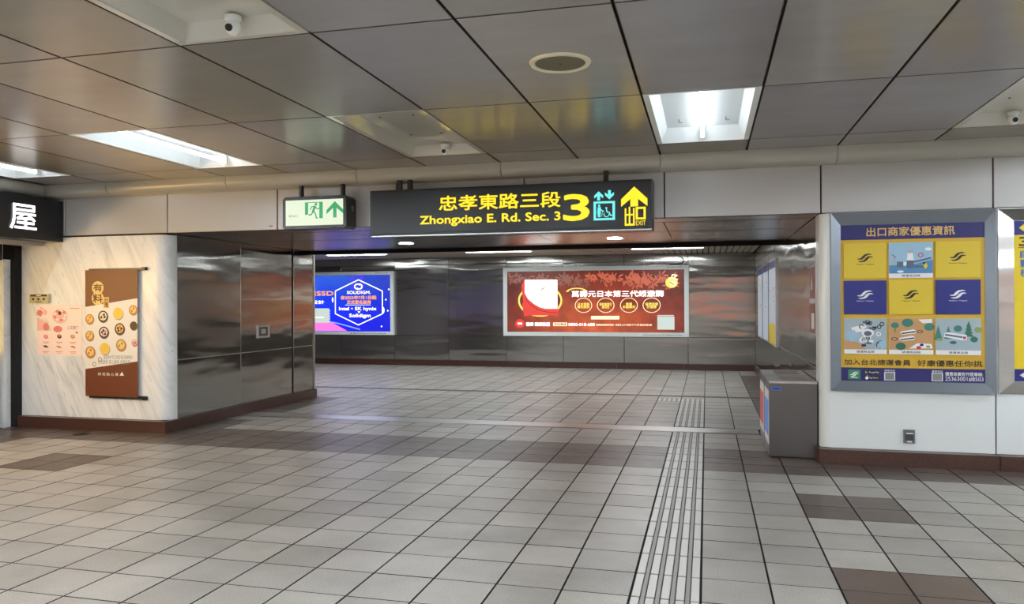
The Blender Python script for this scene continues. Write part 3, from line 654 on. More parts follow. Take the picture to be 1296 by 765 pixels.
text('small_print', '健康諮詢服務時間週一至週五上午九時至下午六時 歡迎來電洽詢', *q(-2.533, 1.017), *q(-1.23, 1.062), 0.002, 'ad_cream', R_, 0.02)
t = MB(); t.rect(*q(-1.106, 0.933), *q(-0.717, 1.232), 0.002, 0); t.rect(*q(-1.106, 1.242), *q(-0.73, 1.270), 0.002, 0); t.build('white_patch', 'ad_silver', R_)
t = MB(); c = q(-0.78, 2.03); t.disc(c[0], c[1] - 0.01, 0.14, 0.002, 0, 20, 0.9); t.disc(c[0] + 0.03, c[1] - 0.03, 0.075, 0.0026, 1, 14, 0.8)
t.stroke([(c[0] - 0.06, c[1] + 0.09), (c[0] + 0.0, c[1] + 0.10), (c[0] + 0.02, c[1] + 0.17), (c[0] + 0.12, c[1] + 0.16), (c[0] + 0.04, c[1] + 0.09), (c[0] + 0.13, c[1] + 0.06)], 0.03, 0.0026, 1); t.stroke([(c[0] - 0.04, c[1]), (c[0] + 0.05, c[1] - 0.06)], 0.018, 0.003, 2)
t.build('emblem_print', ['ad_gold', 'ad_cream', 'ad_maroon'], R_)
text('frame_lettering', '廣告刊登', AW - 0.50, AH - 0.06, AW - 0.14, AH - 0.035, 0.014, 'ink_black', R_, 0.0)
text('frame_lettering', '本廣告內容由廣告主負責 刊登期間依契約規定', AW - 1.05, 0.03, AW - 0.14, 0.055, 0.014, 'ink_black', R_, 0.0)

U_ = onwall('blue_lightbox_advertisement', 'lit blue advertisement with a white hexagon, partly behind the left wall', 'advertisement', -12.06, YB - 0.095, 0.762)
BW = 4.385; lightbox(U_, BW, 1.615, 0.085, 'ad_blue_ground')
def q2(X, Z): return (X + 12.06, Z - 0.762)
t = MB(); t.stroke([q2(-8.634, 2.171), q2(-9.283, 1.888), q2(-9.284, 1.302), q2(-8.638, 1.014), q2(-7.976, 1.30), q2(-7.976, 1.878)], 0.024, 0.003, 0, True); t.build('hexagon_print', 'ad_white', U_)
t = MB(); t.rect(*q2(-8.83, 1.90), *q2(-8.77, 2.29), 0.001, 0); t.rect(*q2(-8.60, 1.90), *q2(-8.50, 2.29), 0.001, 0)
t.poly([q2(-11.9, 0.86), q2(-8.95, 0.86), q2(-9.35, 1.06), q2(-9.6, 1.09), q2(-11.9, 1.10)], 0.001, 1)
t.stroke([q2(-9.6, 1.12), q2(-9.2, 1.05), q2(-8.6, 0.90)], 0.03, 0.0014, 2)
for X, Z in ((-7.80, 1.92), (-7.83, 1.38), (-7.88, 1.66), (-8.0, 0.98)): t.disc(*q2(X, Z), 0.022, 0.0016, 3, 8)
t.disc(*q2(-7.95, 1.39), 0.03, 0.0016, 3, 10, 2.6); t.disc(*q2(-9.36, 1.66), 0.022, 0.0016, 3, 10, 3)
t.build('light_streak_print', ['ad_violet', 'ad_pink', 'ad_lilac', 'ad_white'], U_)
t = MB(); c = q2(-8.643, 1.997); t.ring(c[0] - 0.02, c[1], 0.075, 0.035, 0.003, 0, 18, 0.85, 0.6, 5.2); t.ring(c[0] + 0.03, c[1], 0.075, 0.035, 0.0034, 0, 18, 0.85, 3.7, 8.4); t.build('emblem_print', 'ad_white', U_)
text('company_lettering', 'SOLIDIGM.', *q2(-8.955, 1.81), *q2(-8.30, 1.883), 0.003, 'ad_white', U_, 0.03)
text('orange_lettering', '自2023年7月1日起', *q2(-9.12, 1.668), *q2(-8.142, 1.763), 0.003, 'ad_orange', U_, 0.045)
text('orange_lettering', '正式更名啟用', *q2(-8.956, 1.553), *q2(-8.30, 1.645), 0.003, 'ad_orange', U_, 0.045)
text('white_lettering', 'Intel • SK hynix', *q2(-9.178, 1.365), *q2(-8.143, 1.475), 0.003, 'ad_white', U_, 0.03)
t = MB(); t.poly([q2(-8.66, 1.36), q2(-8.62, 1.315), q2(-8.58, 1.36)], 0.003); t.stroke([q2(-9.0, 1.525), q2(-8.3, 1.525)], 0.01, 0.003); t.build('pointer_print', 'ad_white', U_)
text('white_lettering', 'Solidigm', *q2(-8.892, 1.185), *q2(-8.302, 1.30), 0.003, 'ad_white', U_, 0.03)
text('headline', '企業級固態SSD', *q2(-11.3, 1.762), *q2(-9.34, 1.907), 0.003, 'ad_orange', U_, 0.04)
text('second_line', '全新儲存架構設計', *q2(-11.1, 1.554), *q2(-9.60, 1.649), 0.003, 'ad_white', U_, 0.03)
t = MB(); t.rect(*q2(-10.9, 1.07), *q2(-9.456, 1.44), 0.002, 0); t.rect(*q2(-10.9, 1.19), *q2(-9.62, 1.215), 0.003, 1)
for k in range(5): t.rect(*q2(-9.456, 1.08 + 0.07 * k), *q2(-9.43, 1.115 + 0.07 * k), 0.002, 0)
t.build('chip_print', ['ad_silver', 'ad_white'], U_)
text('frame_lettering', '本廣告內容由廣告主負責', BW - 1.2, 0.025, BW - 0.2, 0.05, 0.014, 'ink_black', U_, 0.0)
text('frame_lettering', '廣告刊登', BW - 0.5, 1.615 - 0.05, BW - 0.14, 1.615 - 0.028, 0.014, 'ink_black', U_, 0.0)
# black hook above the red advertisement
t = MB(); pts = [(-0.16, 0.0)] + [(-0.02 + 0.085 * math.cos(a), 0.085 * math.sin(a) + 0.0) for a in [1.9 - k * 0.42 for k in range(9)]] + [(-0.16, -0.075)]
pts = [(0.085 * math.cos(1.8 - k * 0.4), 0.085 * math.sin(1.8 - k * 0.4)) for k in range(9)] + [(-0.22, -0.085)]
for a, c in zip(pts[:-1], pts[1:]): t.cyl((a[0], a[1], 0.03), (c[0], c[1], 0.03), 0.013, 8)
H_ = onwall('cable_hook', 'black curved cable loop above the red advertisement', 'hook', -0.60, YB, 2.535); t.build('loop', 'black_plastic', H_)
t = MB(); t.box((-0.03, -0.10, 0), (0.01, -0.06, 0.03)); t.build('mount', 'black_plastic', H_)

# narrow notice boards on the right steel wall (faces -x)
plab = ['narrow white notice board, farthest of three on the right steel wall', 'narrow white notice board, middle of three on the right steel wall', 'narrow notice board with a yellow foot, nearest of three on right steel wall']
for k, (ya, yb) in enumerate(((16.75, 15.50), (15.32, 14.06), (13.87, 12.56))):
    T = onwall('notice_board', plab[k], 'notice board', XR, ya, 0.845, -PI / 2, 'notice boards on the right steel wall'); w_ = ya - yb; h_ = 1.41
    t = MB(); t.box((0, 0, 0), (w_, h_, 0.03)); t.build('board', 'steel_bright', T, bevel=0.004)
    t = MB(); t.rect(0.03, 0.03, w_ - 0.03, h_ - 0.15, 0.032, 0); t.rect(0.03, h_ - 0.15, w_ - 0.03, h_ - 0.03, 0.032, 1)
    if k == 2: t.rect(0.03, 0.03, w_ - 0.03, 0.36, 0.034, 2)
    rr = random.Random(k)
    for n in range(9): u = rr.uniform(0.15, w_ - 0.3); v = rr.uniform(0.45, 1.1); t.rect(u, v, u + rr.uniform(.05, .18), v + rr.uniform(.01, .03), 0.034, rr.choice((1, 2, 3)))
    t.build('printed_sheet', ['notice_white_glow', 'ink_blue', 'ink_yellow', 'ink_red'], T)
T = onwall('framed_red_poster', 'framed dark red poster on the steel wall behind the white column', 'poster', XR, 8.56, 1.22, -PI / 2)
t = MB(); t.box((0, 0, 0), (0.44, 0.71, 0.02)); t.build('frame', 'steel_bright', T, bevel=0.003)
t = MB(); t.rect(0.02, 0.02, 0.42, 0.69, 0.022, 0); t.poly([(0.10, 0.46), (0.24, 0.46), (0.22, 0.54), (0.18, 0.62), (0.14, 0.54)], 0.023, 1); t.rect(0.14, 0.06, 0.36, 0.22, 0.023, 2); t.rect(0.02, 0.32, 0.42, 0.37, 0.023, 3)
M['poster_red'] = mat('poster_red', (120, 40, 34), 0.3); t.build('printed_sheet', ['poster_red', 'ink_cream', 'ink_white', 'ink_pale'], T)

# ------------------------------------------------------------------ litter bins
def litter_bin(y, ln, lab, colour):
    T = thing('litter_bin', lab, 'litter bin', (0.605, y, 0.0), group='steel litter bins by the white column')
    W_ = 0.45; H_ = 0.745
    t = MB(); t.box((0.0, 0.0, 0.012), (W_, ln, H_)); t.build('body', 'steel_bin', T, bevel=0.004)
    t = MB(); t.box((0.02, 0.02, 0.0), (W_ - 0.02, ln - 0.02, 0.014)); t.build('plinth', 'rubber', T)
    t = MB(); ob = (0.13, 0.10, W_ - 0.06, ln - 0.10)
    for (a, c, e, f) in ((0, 0, W_, ob[1]), (0, ob[3], W_, ln), (0, ob[1], ob[0], ob[3]), (ob[2], ob[1], W_, ob[3])): t.box((a, c, H_), (e, f, H_ + 0.022))
    t.build('lid', 'steel_bright', T)
    t = MB(); t.box((ob[0], ob[1], H_), (ob[2], ob[3], H_ + 0.002)); t.build('opening', 'void_black', T)
    t = MB(); t.box((ob[0], (ob[1] + ob[3]) / 2 - 0.012, H_ + 0.001), (ob[2], (ob[1] + ob[3]) / 2 + 0.012, H_ + 0.02)); t.build('divider', 'steel_bright', T)
    t = MB(); t.box((-0.004, 0.06, 0.12), (0.0, ln - 0.06, 0.66), 0); t.box((-0.005, 0.08, 0.20), (-0.004, ln - 0.08, 0.56), 1); t.build('notice', ['ink_white', colour], T)
    return T
bin1 = litter_bin(8.07, 0.64, 'steel litter bin with a blue sticker, nearer of the two', 'notice_blue_glow')
bin2 = litter_bin(8.76, 0.66, 'steel litter bin with red notice, behind the nearer one', 'notice_red_glow')
t = MB(); t.box((0.02, -0.003, 0.672), (0.115, 0.0, 0.708), 0); t.box((0.03, -0.004, 0.682), (0.105, -0.003, 0.698), 1); t.build('sticker', ['notice_blue_glow', 'ink_blue'], bin1, label='small blue sticker')

# ------------------------------------------------------------------ framed offers poster on the white wall
G = onwall('offers_poster', 'large framed yellow and blue poster with nine squares on the white wall', 'poster', 1.165, 7.97, 0.70)
FW, FH = 1.415, 1.707; il, ir, ib, it = 0.093, 1.335, 0.095, 1.592
def mitred(T, W_, H_, l, r, b_, t_, z0, z1, m, name='frame_rail'):
    out = [(0, 0), (W_, 0), (W_, H_), (0, H_)]; inn = [(l, b_), (r, b_), (r, t_), (l, t_)]
    for k in range(4):
        j = (k + 1) % 4; t = MB()
        a, c, e, f = out[k], out[j], inn[j], inn[k]
        t.face([(a[0], a[1], z0), (c[0], c[1], z0), (e[0], e[1], z1), (f[0], f[1], z1)])
        t.face([(a[0], a[1], 0), (c[0], c[1], 0), (c[0], c[1], z0), (a[0], a[1], z0)]); t.face([(f[0], f[1], z1), (e[0], e[1], z1), (e[0], e[1], 0.0), (f[0], f[1], 0.0)])
        t.face([(a[0], a[1], 0), (f[0], f[1], 0), (e[0], e[1], 0), (c[0], c[1], 0)])
        t.build(name, m, T)
mitred(G, FW, FH, il, ir, ib, it, 0.055, 0.014, 'frame_grey')
t = MB(); t.box((il - 0.002, ib - 0.002, 0.001), (ir + 0.002, it + 0.002, 0.008)); t.rect(il, ib, ir, it, 0.0095, 1)
t.build('backboard', ['ink_navy', 'ink_gold'], G)
t = MB(); t.rect(il, it - 0.142, ir, it, 0.011, 0); t.build('title_band', 'ink_navy', G); t = MB(); t.rect(il, ib, ir, ib + 0.128, 0.011, 0); t.build('footer_band', 'ink_navy', G)
text('title_lettering', '出口商家優惠資訊', 0.325, it - 0.112, 1.085, it - 0.026, 0.0125, 'ink_goldtext', G, 0.02)
text('slogan_lettering', '加入台北捷運會員', 0.122, 0.248, 0.705, 0.302, 0.0125, 'ink_black', G, 0.015)
text('slogan_lettering', '好康優惠任你挑', 0.765, 0.244, 1.312, 0.304, 0.0125, 'ink_black', G, 0.015)
text('contact_lettering', '優惠商廣告刊登專線:', 1.00, 0.158, 1.315, 0.194, 0.0125, 'ink_white', G, 0.01)
text('contact_lettering', '25363001#8503', 1.00, 0.108, 1.32, 0.150, 0.0125, 'ink_white', G, 0.0)
def metro(t, cx, cy, s, z, mi):
    up = [(-1, -.12), (-.55, -.02), (-.32, .45), (-.05, .78), (.42, .9), (.78, .68), (.30, .62), (.05, .42), (-.15, .0), (-.42, -.30), (-.8, -.28)]
    for sg in (1, -1):
        off = 0.12 * sg
        t.poly([(cx + sg * p[0] * s + off * s * 0.5, cy + sg * p[1] * s * 0.62 - 0.02 * sg * s) for p in up][::-1], z, mi)
t = MB(); t.rect(0.155, 0.110, 0.265, 0.202, 0.0125, 0); metro(t, 0.21, 0.158, 0.045, 0.0135, 1); t.rect(0.18, 0.124, 0.24, 0.130, 0.0135, 1)
t.build('app_icon', ['ink_appgreen', 'ink_white'], G)
t = MB(); t.rect(0.305, 0.158, 0.435, 0.198, 0.012, 0); t.rect(0.305, 0.105, 0.435, 0.148, 0.012, 0); t.poly([(0.308, 0.162), (0.333, 0.178), (0.308, 0.194)], 0.013, 2); t.disc(0.322, 0.124, 0.015, 0.013, 1, 12, 0.95); t.disc(0.326, 0.144, 0.005, 0.013, 1, 6); t.build('store_badge', ['ink_black', 'ink_white', 'ink_lime'], G)
text('badge_lettering', 'Google Play', 0.342, 0.168, 0.430, 0.188, 0.0135, 'ink_white', G, 0); text('badge_lettering', 'App Store', 0.342, 0.116, 0.420, 0.136, 0.0135, 'ink_white', G, 0)
for x in (0.475, 0.885):
    t = MB(); t.rect(x, 0.106, x + 0.095, 0.184, 0.0125, 0); t.rect(x + 0.008, 0.112, x + 0.087, 0.178, 0.0130, 1); t.build('code_patch', ['ink_white', 'ink_grey'], G)
    text('code_lettering', '優惠商店', x, 0.189, x + 0.095, 0.208, 0.0125, 'ink_white', G, 0)
cols = ((0.120, 0.496), (0.518, 0.897), (0.920, 1.297)); rowsz = ((1.080, 1.416), (0.735, 1.058), (0.356, 0.695))
kinds = {(0, 0): 'y', (1, 0): 'p1', (2, 0): 'y', (0, 1): 'b', (1, 1): 'y', (2, 1): 'b', (0, 2): 'p2', (1, 2): 'p3', (2, 2): 'p4'}
for (ci, ri), k in kinds.items():
    x0, x1 = cols[ci]; y0, y1 = rowsz[ri]; w_, h_ = x1 - x0, y1 - y0
    base = {'y': 'ink_yellow', 'b': 'ink_blue'}.get(k, 'ink_white')
    t = MB(); t.box((0, 0, 0.0), (w_, h_, 0.012)); sq = t.build({'y': 'yellow_square', 'b': 'blue_square'}.get(k, 'picture_square'), base, G, (x0, y0, 0.0105))
    t = MB(); z = 0.0128
    if k in 'yb':
        metro(t, w_ / 2, h_ * 0.58, 0.078, z, 0); t.build('emblem', 'ink_black' if k == 'y' else 'ink_white', sq)
        text('emblem_lettering', 'Metro Taipei', w_ / 2 - 0.075, h_ * 0.37, w_ / 2 + 0.075, h_ * 0.41, z, 'ink_black' if k == 'y' else 'ink_white', sq, 0.02)
        continue
    yb_ = h_ * 0.125
    text('caption', '捷運商品館', w_ / 2 - 0.08, 0.010, w_ / 2 + 0.08, 0.032, z, 'ink_black', sq, 0.01)
    mt = ['ink_sky', 'ink_sea', 'ink_slate', 'ink_white', 'ink_red', 'ink_bright', 'ink_sand', 'ink_green', 'ink_teal', 'ink_mist', 'ink_black', 'ink_lime', 'ink_purple', 'ink_navy']
    if k == 'p1':
        t.rect(0, yb_, w_, h_, z, 0); t.poly([(0, yb_), (w_, yb_), (w_, .17), (.22, .13), (0, .12)], z + .0004, 1)
        t.rect(.155, .09, .215, .165, z + .0008, 2); t.poly([(.155, .165), (.215, .165), (.208, .235), (.162, .235)], z + .0008, 3); t.rect(.160, .235, .210, .262, z + .0008, 9)
        t.rect(.07, .10, .125, .155, z + .0008, 2); t.rect(.125, .115, .150, .150, z + .001, 3); t.rect(.03, .12, .06, .20, z + .0008, 9); t.stroke([(.03, .22), (.06, .19)], .008, z + .001, 2)
        t.ring(.275, .215, .02, .008, z + .0008, 4, 10); t.stroke([(.22, .15), (.36, .185)], .016, z + .0008, 2); t.poly([(.29, .12), (.325, .14), (.335, .11), (.315, .08)], z + .0012, 5); t.poly([(.29, .145), (.30, .12), (.32, .145)], z + .0014, 10)
        t.disc(.34, .27, .03, z + .0006, 3, 10, .5); t.disc(.10, .06, .03, z + .0008, 3, 10, .4); t.rect(.22, .095, .30, .115, z + .001, 2)
    if k == 'p2':
        t.rect(0, yb_, w_, h_, z, 9); t.poly([(0, yb_), (.2, yb_), (.12, .11), (0, .13)], z + .0003, 6)
        t.poly([(.02, .19), (.09, .23), (.13, .17), (.06, .11)], z + .0006, 0); t.poly([(.06, .25), (.17, .28), (.18, .22), (.09, .20)], z + .0005, 3)
        rr = random.Random(5)
        for n in range(26):
            u = rr.uniform(.15, .34); v = rr.uniform(.08, .31)
            if n % 3: t.ring(u, v, rr.uniform(.012, .03), .009, z + .001 + n * .00004, rr.choice((10, 2, 10, 3)), 8)
            else: t.rect(u - .02, v - .01, u + .02, v + .012, z + .001 + n * .00004, rr.choice((10, 2, 3, 7)))
        t.disc(.21, .20, .055, z + .0022, 3, 14, .7); t.disc(.21, .195, .035, z + .0024, 2, 14, .7); t.poly([(.29, .06), (.37, .06), (.37, .13), (.31, .12)], z + .0023, 0)
    if k == 'p3':
        t.rect(0, yb_, w_, h_, z, 6)
        for u, v, r, mi in ((.05, .275, .035, 8), (.16, .315, .05, 8), (.345, .26, .045, 8), (.10, .075, .045, 7)): 
            t.disc(u, min(v, h_ - r * .8), r, z + .0006, mi, 14, .8); 
        t.rect(.046, .21, .054, .25, z + .0005, 7); t.poly([(.25, .33), (.37, .335), (.37, .30), (.29, .295)], z + .0005, 3)
        for u, v in ((.10, .215), (.09, .155)): t.poly([(u, v), (u + .11, v + .022), (u + .13, v + .012), (u + .13, v - .016), (u + .015, v - .03), (u, v - .02)][::-1], z + .0008, 3); t.stroke([(u + .01, v - .018), (u + .125, v + .0)], .012, z + .001, 10)
        t.ring(.045, .145, .024, .008, z + .001, 10, 12, .6); t.ring(.265, .215, .022, .008, z + .001, 10, 12, .6)
        t.poly([(.17, .055), (.24, .105), (.36, .10), (.375, .06)], z + .0006, 3); t.disc(.255, .065, .022, z + .001, 4, 8, .7); t.disc(.28, .09, .018, z + .001, 13, 8, .7); t.disc(.335, .075, .02, z + .001, 11, 8, .6)
    if k == 'p4':
        t.rect(0, yb_, w_, h_, z, 9)
        for u, v, h in ((.02, .14, .14), (.105, .15, .12)): t.poly([(u - .035, v), (u + .035, v), (u, v + h)], z + .0006, 8)
        for s_ in range(4): t.poly([(.275 - .045 + s_ * .008, .17 + s_ * .03), (.275 + .045 - s_ * .008, .17 + s_ * .03), (.275, .225 + s_ * .03)], z + .0006 + s_ * .0001, 7)
        for u, v, r, mi in ((.185, .245, .036, 8), (.32, .145, .032, 7), (.355, .235, .032, 11), (.145, .115, .03, 7), (.03, .14, .028, 11)): t.disc(u, v, r, z + .001, mi, 14, .85 if r > .031 else .5)
        t.poly([(.07, .20), (.10, .212), (.26, .185), (.26, .14), (.22, .135), (.07, .168)][::-1], z + .0013, 3); t.stroke([(.08, .188), (.22, .165)], .016, z + .0015, 2); t.rect(.228, .148, .252, .172, z + .0015, 4)
    t.build('picture', mt, sq)

# second poster, cut by the right edge of the picture
H2 = onwall('yellow_direction_poster', 'steel framed yellow poster with blue bands at the right edge', 'poster', 2.612, 7.97, 0.70)
mitred(H2, 1.42, 1.705, 0.112, 1.31, 0.12, 1.592, 0.012, 0.055, 'steel_frame')
t = MB(); t.box((0.11, 0.118, 0.0), (1.312, 1.594, 0.05), 0); t.rect(0.114, 0.122, 1.308, 1.59, 0.0515, 1); t.rect(0.114, 0.122, 1.308, 0.235, 0.0525, 2); t.rect(0.114, 1.46, 1.308, 1.59, 0.0525, 2)
t.poly([(0.155, 1.525), (0.215, 1.575), (0.215, 1.475)][::-1], 0.0535, 1); t.rect(0.215, 1.51, 0.30, 1.54, 0.0535, 1); t.poly([(0.155, 0.18), (0.205, 0.215), (0.205, 0.145)][::-1], 0.0535, 3)
t.stroke([(0.15, 1.345), (1.2, 1.345)], 0.006, 0.0535, 4)
t.build('printed_sheet', ['steel_bright', 'ink_bright', 'ink_blue', 'ink_white', 'ink_black'], H2)
text('number', '3', 0.155, 1.36, 0.23, 1.44, 0.054, 'ink_black', H2, 0.03)
for k, ch in enumerate('自動梯'): text('blue_character', ch, 0.165, 1.25 - k * 0.085, 0.235, 1.32 - k * 0.085, 0.054, 'notice_blue_glow', H2, 0.03)

# socket on the white wall
T = onwall('wall_socket', 'small grey metal socket cover low on the white wall', 'socket', 1.806, 7.97, 0.212)
t = MB(); t.box((0, 0, 0), (0.098, 0.13, 0.018)); t.build('plate', 'frame_grey', T, bevel=0.004)
t = MB(); t.box((0.014, 0.03, 0.017), (0.084, 0.112, 0.030)); t.build('cover', 'dark_grey', T, bevel=0.004)
t = MB(); t.rect(0.018, 0.092, 0.080, 0.104, 0.031, 0); t.build('label_strip', 'ink_white', T); t = MB(); t.rect(0.030, 0.010, 0.070, 0.024, 0.0185, 0); t.build('lower_label', 'ink_white', T)
# steel call plate on the left steel wall
T = onwall('call_plate', 'square recessed steel call plate on the left steel wall', 'intercom', XL, 9.90, 1.055, PI / 2)
t = MB(); 
for (a, c, e, f) in ((0, 0, 0.34, 0.03), (0, 0.16, 0.34, 0.19), (0, 0.03, 0.05, 0.16), (0.29, 0.03, 0.34, 0.16)): t.slab(a, c, e, f, 0.0, 0.014, 0.004)
t.build('rim', 'steel_bright', T)
t = MB(); t.box((0.05, 0.03, 0.0), (0.29, 0.16, 0.004)); t.build('recess', 'dark_grey', T)
t = MB(); t.box((0.11, 0.06, 0.004), (0.23, 0.13, 0.010)); t.build('button', 'steel_bright', T, bevel=0.002)

# ------------------------------------------------------------------ things on the marble wall
T = onwall('control_box', 'small beige control box with three buttons on the marble wall', 'switch', -8.372, YF, 1.578)
t = MB(); t.box((0, 0, 0), (0.295, 0.112, 0.04)); t.build('case', 'beige_plastic', T, bevel=0.005)
t = MB(); t.rect(0.02, 0.082, 0.275, 0.104, 0.0405, 0); t.build('dark_strip', 'ink_black', T)
for x in (0.065, 0.1475, 0.23):
    t = MB(); t.cyl((x, 0.048, 0.04), (x, 0.048, 0.048), 0.014, 12); t.build('button', 'ink_black', T)
t = MB(); t.rect(0.10, 0.012, 0.20, 0.020, 0.0405, 0); t.rect(0.11, 0.088, 0.185, 0.098, 0.041, 1); t.build('label_strip', ['ink_black', 'ink_white'], T)

T = onwall('pink_menu_poster', 'pink cake menu sheet taped to the marble wall', 'poster', -8.288, YF, 0.912)
MWd, MHt = 0.69, 0.638
t = MB(); t.box((0, 0, 0.001), (MWd, MHt, 0.004)); t.build('sheet', 'ink_blush', T)
t = MB(); z = 0.0046
def mq(x, y): return ((x - 90) / 288 * MWd, (462 - y) / 330 * MHt)      # from the photograph's crop of the sheet
t.poly([mq(92, 300), mq(378, 312), mq(378, 134), mq(92, 140)][::1], z, 0)
t.poly([mq(92, 214), mq(150, 222), mq(185, 300), mq(92, 300)], z + .0003, 1); t.disc(*mq(108, 185), .045, z + .0003, 2, 12); t.disc(*mq(142, 180), .036, z + .0003, 1, 12); t.disc(*mq(225, 290), .07, z + .0003, 2, 14, .6); t.disc(*mq(150, 275), .05, z + .0005, 2, 12)
t.stroke([mq(92, 205), mq(160, 240), mq(185, 290)], .03, z + .0006, 3)
t.disc(*mq(240, 212), .125, z + .0004, 3, 24, .8); t.disc(*mq(240, 205), .118, z + .0007, 1, 24, .78)
for n in range(9): t.disc(mq(240, 200)[0] + .085 * math.cos(n * .7), mq(240, 200)[1] + .06 * math.sin(n * .7), .024, z + .001 + .0001 * (n % 2), 2 if n % 2 else 3, 8, .7)
t.disc(*mq(238, 185), .026, z + .0014, 4, 10)
for (x, y, mi) in ((148, 340, 2), (235, 338, 4), (320, 338, 5), (147, 405, 4), (232, 407, 5), (322, 406, 5)): t.disc(*mq(x, y), .036 if y < 350 else .042, z + .0004, mi, 12, .75 if y < 350 else .3, -0.2); t.disc(*mq(x, y - 4), .016, z + .0007, 1 if y < 350 else mi, 8, .6)
for (x, y) in ((148, 375), (235, 375), (320, 375), (147, 438), (232, 438), (322, 438)): t.rect(mq(x, y)[0] - .05, mq(x, y)[1] - .004, mq(x, y)[0] + .05, mq(x, y)[1] + .004, z + .0004, 2); t.rect(mq(x, y)[0] - .035, mq(x, y)[1] - .02, mq(x, y)[0] + .035, mq(x, y)[1] - .014, z + .0004, 5)
t.poly([mq(105, 140), mq(122, 156), mq(140, 160), mq(120, 150)], z + .0006, 4); t.rect(*mq(300, 157), *mq(362, 152), z + .0006, 2); t.poly([mq(335, 316), mq(355, 316), mq(345, 304)], z + .0006, 4)
t.build('cake_print', ['ink_blush', 'ink_pink', 'ink_rose', 'ink_cream', 'ink_cocoa', 'ink_sand'], T)
text('menu_lettering', '心花開了', *mq(285, 292), *mq(358, 268), z + .0012, 'ink_purple', T, 0.0)

T = onwall('hanging_banner', 'tall brown scroll banner with twelve small cakes on the marble wall', 'banner', -7.508, YF - 0.03, 0.415)
BNW, BNH = 0.768, 1.568
def bq(x, y): return ((x - 420) / 327 * BNW, (720 - y) / 815 * BNH)     # crop pixels, origin at the banner's lower left
t = MB(); t.box((0.05, BNH - 0.012, -0.02), (BNW + 0.105, BNH + 0.018, 0.012)); t.build('top_rod', 'black_plastic', T, bevel=0.004)
t = MB(); t.box((0.05, -0.022, -0.02), (BNW + 0.105, 0.016, 0.012)); t.build('bottom_rod', 'black_plastic', T, bevel=0.004)
for yy in (-0.03, BNH - 0.012):
    t = MB(); t.box((BNW + 0.06, yy, -0.026), (BNW + 0.11, yy + 0.04, 0.018)); t.build('rod_cap', 'black_plastic', T, bevel=0.003)
t = MB(); t.box((0, 0, 0.012), (BNW, BNH, 0.015)); t.build('sheet', 'ink_chocolate', T)
t = MB(); z = 0.0156; t.poly([bq(420, 545), bq(747, 490), bq(747, 88), bq(420, 143)], z, 0)
t.disc(*bq(500, 20), 0.087, z + .0005, 1, 24, 0.95); t.disc(*bq(500, 88), 0.090, z + .0008, 1, 24, 0.95); t.rect(*bq(535, 150), *bq(570, 80), z + .0011, 2)
t.build('pale_print', ['ink_cream', 'ink_custard', 'ink_goldtext'], T)
text('large_character', '有', *bq(472, 42), *bq(528, -5), z + .0016, 'ink_cocoa', T, 0.03)
text('large_character', '料', *bq(470, 115), *bq(530, 60), z + .0016, 'ink_cocoa', T, 0.03)
text('gold_lettering', '台\n灣', *bq(540, 147), *bq(566, 84), z + .0016, 'ink_chocolate', T, 0.02)
cakes = [(448, 222, 0), (533, 205, 1), (627, 185, 2), (720, 163, 0), (448, 330, 0), (538, 308, 3), (637, 285, 4), (723, 264, 5), (452, 435, 0), (543, 412, 2), (645, 388, 6), (728, 372, 7)]
for x, y, k in cakes:
    c = bq(x, y); r = 0.074; 
    if c[0] - r < 0: r = min(r, c[0] - 0.002)
    if c[0] + r > BNW: r = min(r, BNW - c[0] - 0.002)
    t = MB(); z = 0.0162
    t.disc(c[0] + 0.006, c[1] - 0.008, r, z, 8, 20); t.disc(c[0], c[1], r, z + .0004, [0, 5, 1, 5, 5, 5, 0, 4][k], 20); t.disc(c[0], c[1] + .004, r * .72, z + .0008, [1, 3, 2, 3, 1, 5, 1, 3][k], 16)
    for n in range(5):
        a = n * 1.256 + k; t.disc(c[0] + r * .36 * math.cos(a), c[1] + r * .36 * math.sin(a), r * .24, z + .0012 + .0001 * n, [0, 1, 1, 4, 0, 5, 6, 4][k] if n % 2 else [1, 5, 2, 5, 5, 5, 1, 7][k], 8)
    t.build('cake_print', ['ink_crust', 'ink_custard', 'ink_bright', 'ink_cream', 'ink_rose', 'ink_cocoa', 'ink_lime', 'ink_red', 'ink_grey'], T)
t = MB()
for x, y in ((513, 482), (477, 513)): t.ring(*bq(x, y), 0.024, 0.007, 0.0162, 0, 14)
t.poly([bq(635, 583), bq(663, 583), bq(650, 558)], 0.0162, 1); t.build('small_mark', ['ink_chocolate', 'ink_cream'], T)
text('small_lettering', '嚴選食材 手工烘焙 每日新鮮製作', *bq(536, 478), *bq(716, 452), 0.0162, 'ink_grey', T); text('small_lettering', '在地原料 安心美味 送禮自用', *bq(500, 512), *bq(700, 482), 0.0162, 'ink_grey', T)
text('brand_lettering', '烘 焙 點 心 屋', *bq(500, 585), *bq(628, 566), 0.0162, 'ink_cream', T, 0.01)

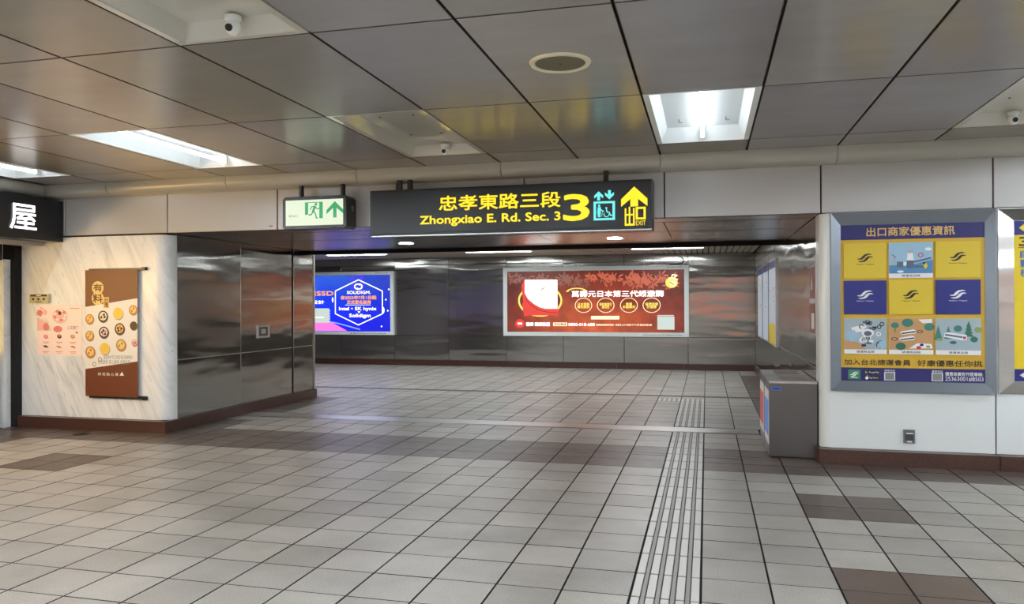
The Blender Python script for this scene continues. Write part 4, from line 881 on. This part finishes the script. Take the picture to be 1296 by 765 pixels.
# ------------------------------------------------------------------ bakery at the left edge
T = onwall('shop_sign', 'black box sign with a glowing white character at the left edge', 'sign', -7.87, 2.9, 2.342, PI / 2)
SL = 7.985 - 2.9
t = MB(); t.box((0, 0, -0.72), (SL, 0.515, 0)); t.build('box', 'shop_black', T, bevel=0.006)
text('glowing_character', '屋', 7.215 - 2.9, 0.108, 7.578 - 2.9, 0.405, 0.012, 'char_white', T, 0.012)
M['lamp_side'] = M['shop_black']
b = MB(); b.box((XA - 0.2, -5.2, 0), (XA, 2.6, 2.9)); b.box((XA - 0.2, 2.6, 2.12), (XA, 7.80, 2.9)); b.box((XA - 0.2, 2.6, 0), (XA, 7.72, 0.94)); ws = struct(b.build('wall_shop_front', 'shop_black'), 'black framed bakery front on the left')
b = MB(); b.box((XA - 0.1, 7.90, 0), (-8.53, 8.10, 2.36)); b.build('door_post', 'void_black', ws)
b = MB(); b.box((XA - 0.12, 7.80, 0), (XA + 0.02, 7.90, 2.13)); b.build('marble_pilaster', 'white_marble', ws, bevel=0.004)
T = thing('display_case', 'amber lit bakery display case at the left edge', 'display case', (XA - 0.06, 2.65, 0.94))
b = MB(); b.box((-0.5, 0, 0.0), (-0.45, 5.12, 1.18)); b.box((-0.5, 0, 0), (0.04, 5.12, 0.02)); b.build('cabinet', 'shop_amber', T)
for k in range(5):
    b = MB(); b.box((0.0, 0.02 + k * 1.0, 0.0), (0.03, 0.05 + k * 1.0, 1.17)); b.build('mullion', 'shop_black', T)
b = MB(); b.box((-0.44, 0.05, 0.55), (0.0, 5.08, 0.57)); b.build('shelf', 'steel_bright', T)
sl = bpy.data.lights.new('display_lamp', 'AREA'); sl.shape = 'RECTANGLE'; sl.size = 4.6; sl.size_y = 0.22; sl.energy = 75 * WARM / 9; sl.color = (1.0, 0.62, 0.24)
so = bpy.data.objects.new('display_lamp', sl); C.objects.link(so); so.parent = T; so.location = (-0.02, 1.95, 0.95); so.rotation_euler = (0, math.radians(-72), 0)
so.rotation_euler = Vector((1, 0.0, -0.25)).to_track_quat('-Z', 'Y').to_euler(); so.data.size, so.data.size_y = 3.7, 0.3

# ------------------------------------------------------------------ behind the camera: the advertisement that the steel mirrors
T = thing('orange_lightbox_advertisement', 'wide lit orange advertisement on the wall behind the camera', 'advertisement', (2.9, -5.17, 1.0), (PI / 2, 0, PI))
t = MB(); t.box((0, 0, 0), (3.9, 1.15, 0.08)); t.build('case', 'ad_frame', T, bevel=0.005)
t = MB(); t.rect(0.08, 0.08, 3.82, 1.07, 0.083); t.build('lit_poster', 'hall_orange', T)

# consistent outward normals on closed meshes
for me in bpy.data.meshes:
    if me.name.split('.')[0] in ('granite_block', 'baseboard_left', 'baseboard_back', 'baseboard_right', 'baseboard_front_right', 'wall_front_left', 'wall_front_right', 'trim_1', 'trim_3', 'cove_segment', 'housing', 'tray', 'frame_rail', 'rim', 'ball', 'mount'):
        bm = bmesh.new(); bm.from_mesh(me); bmesh.ops.remove_doubles(bm, verts=bm.verts, dist=1e-6); bmesh.ops.recalc_face_normals(bm, faces=bm.faces); bm.to_mesh(me); bm.free()
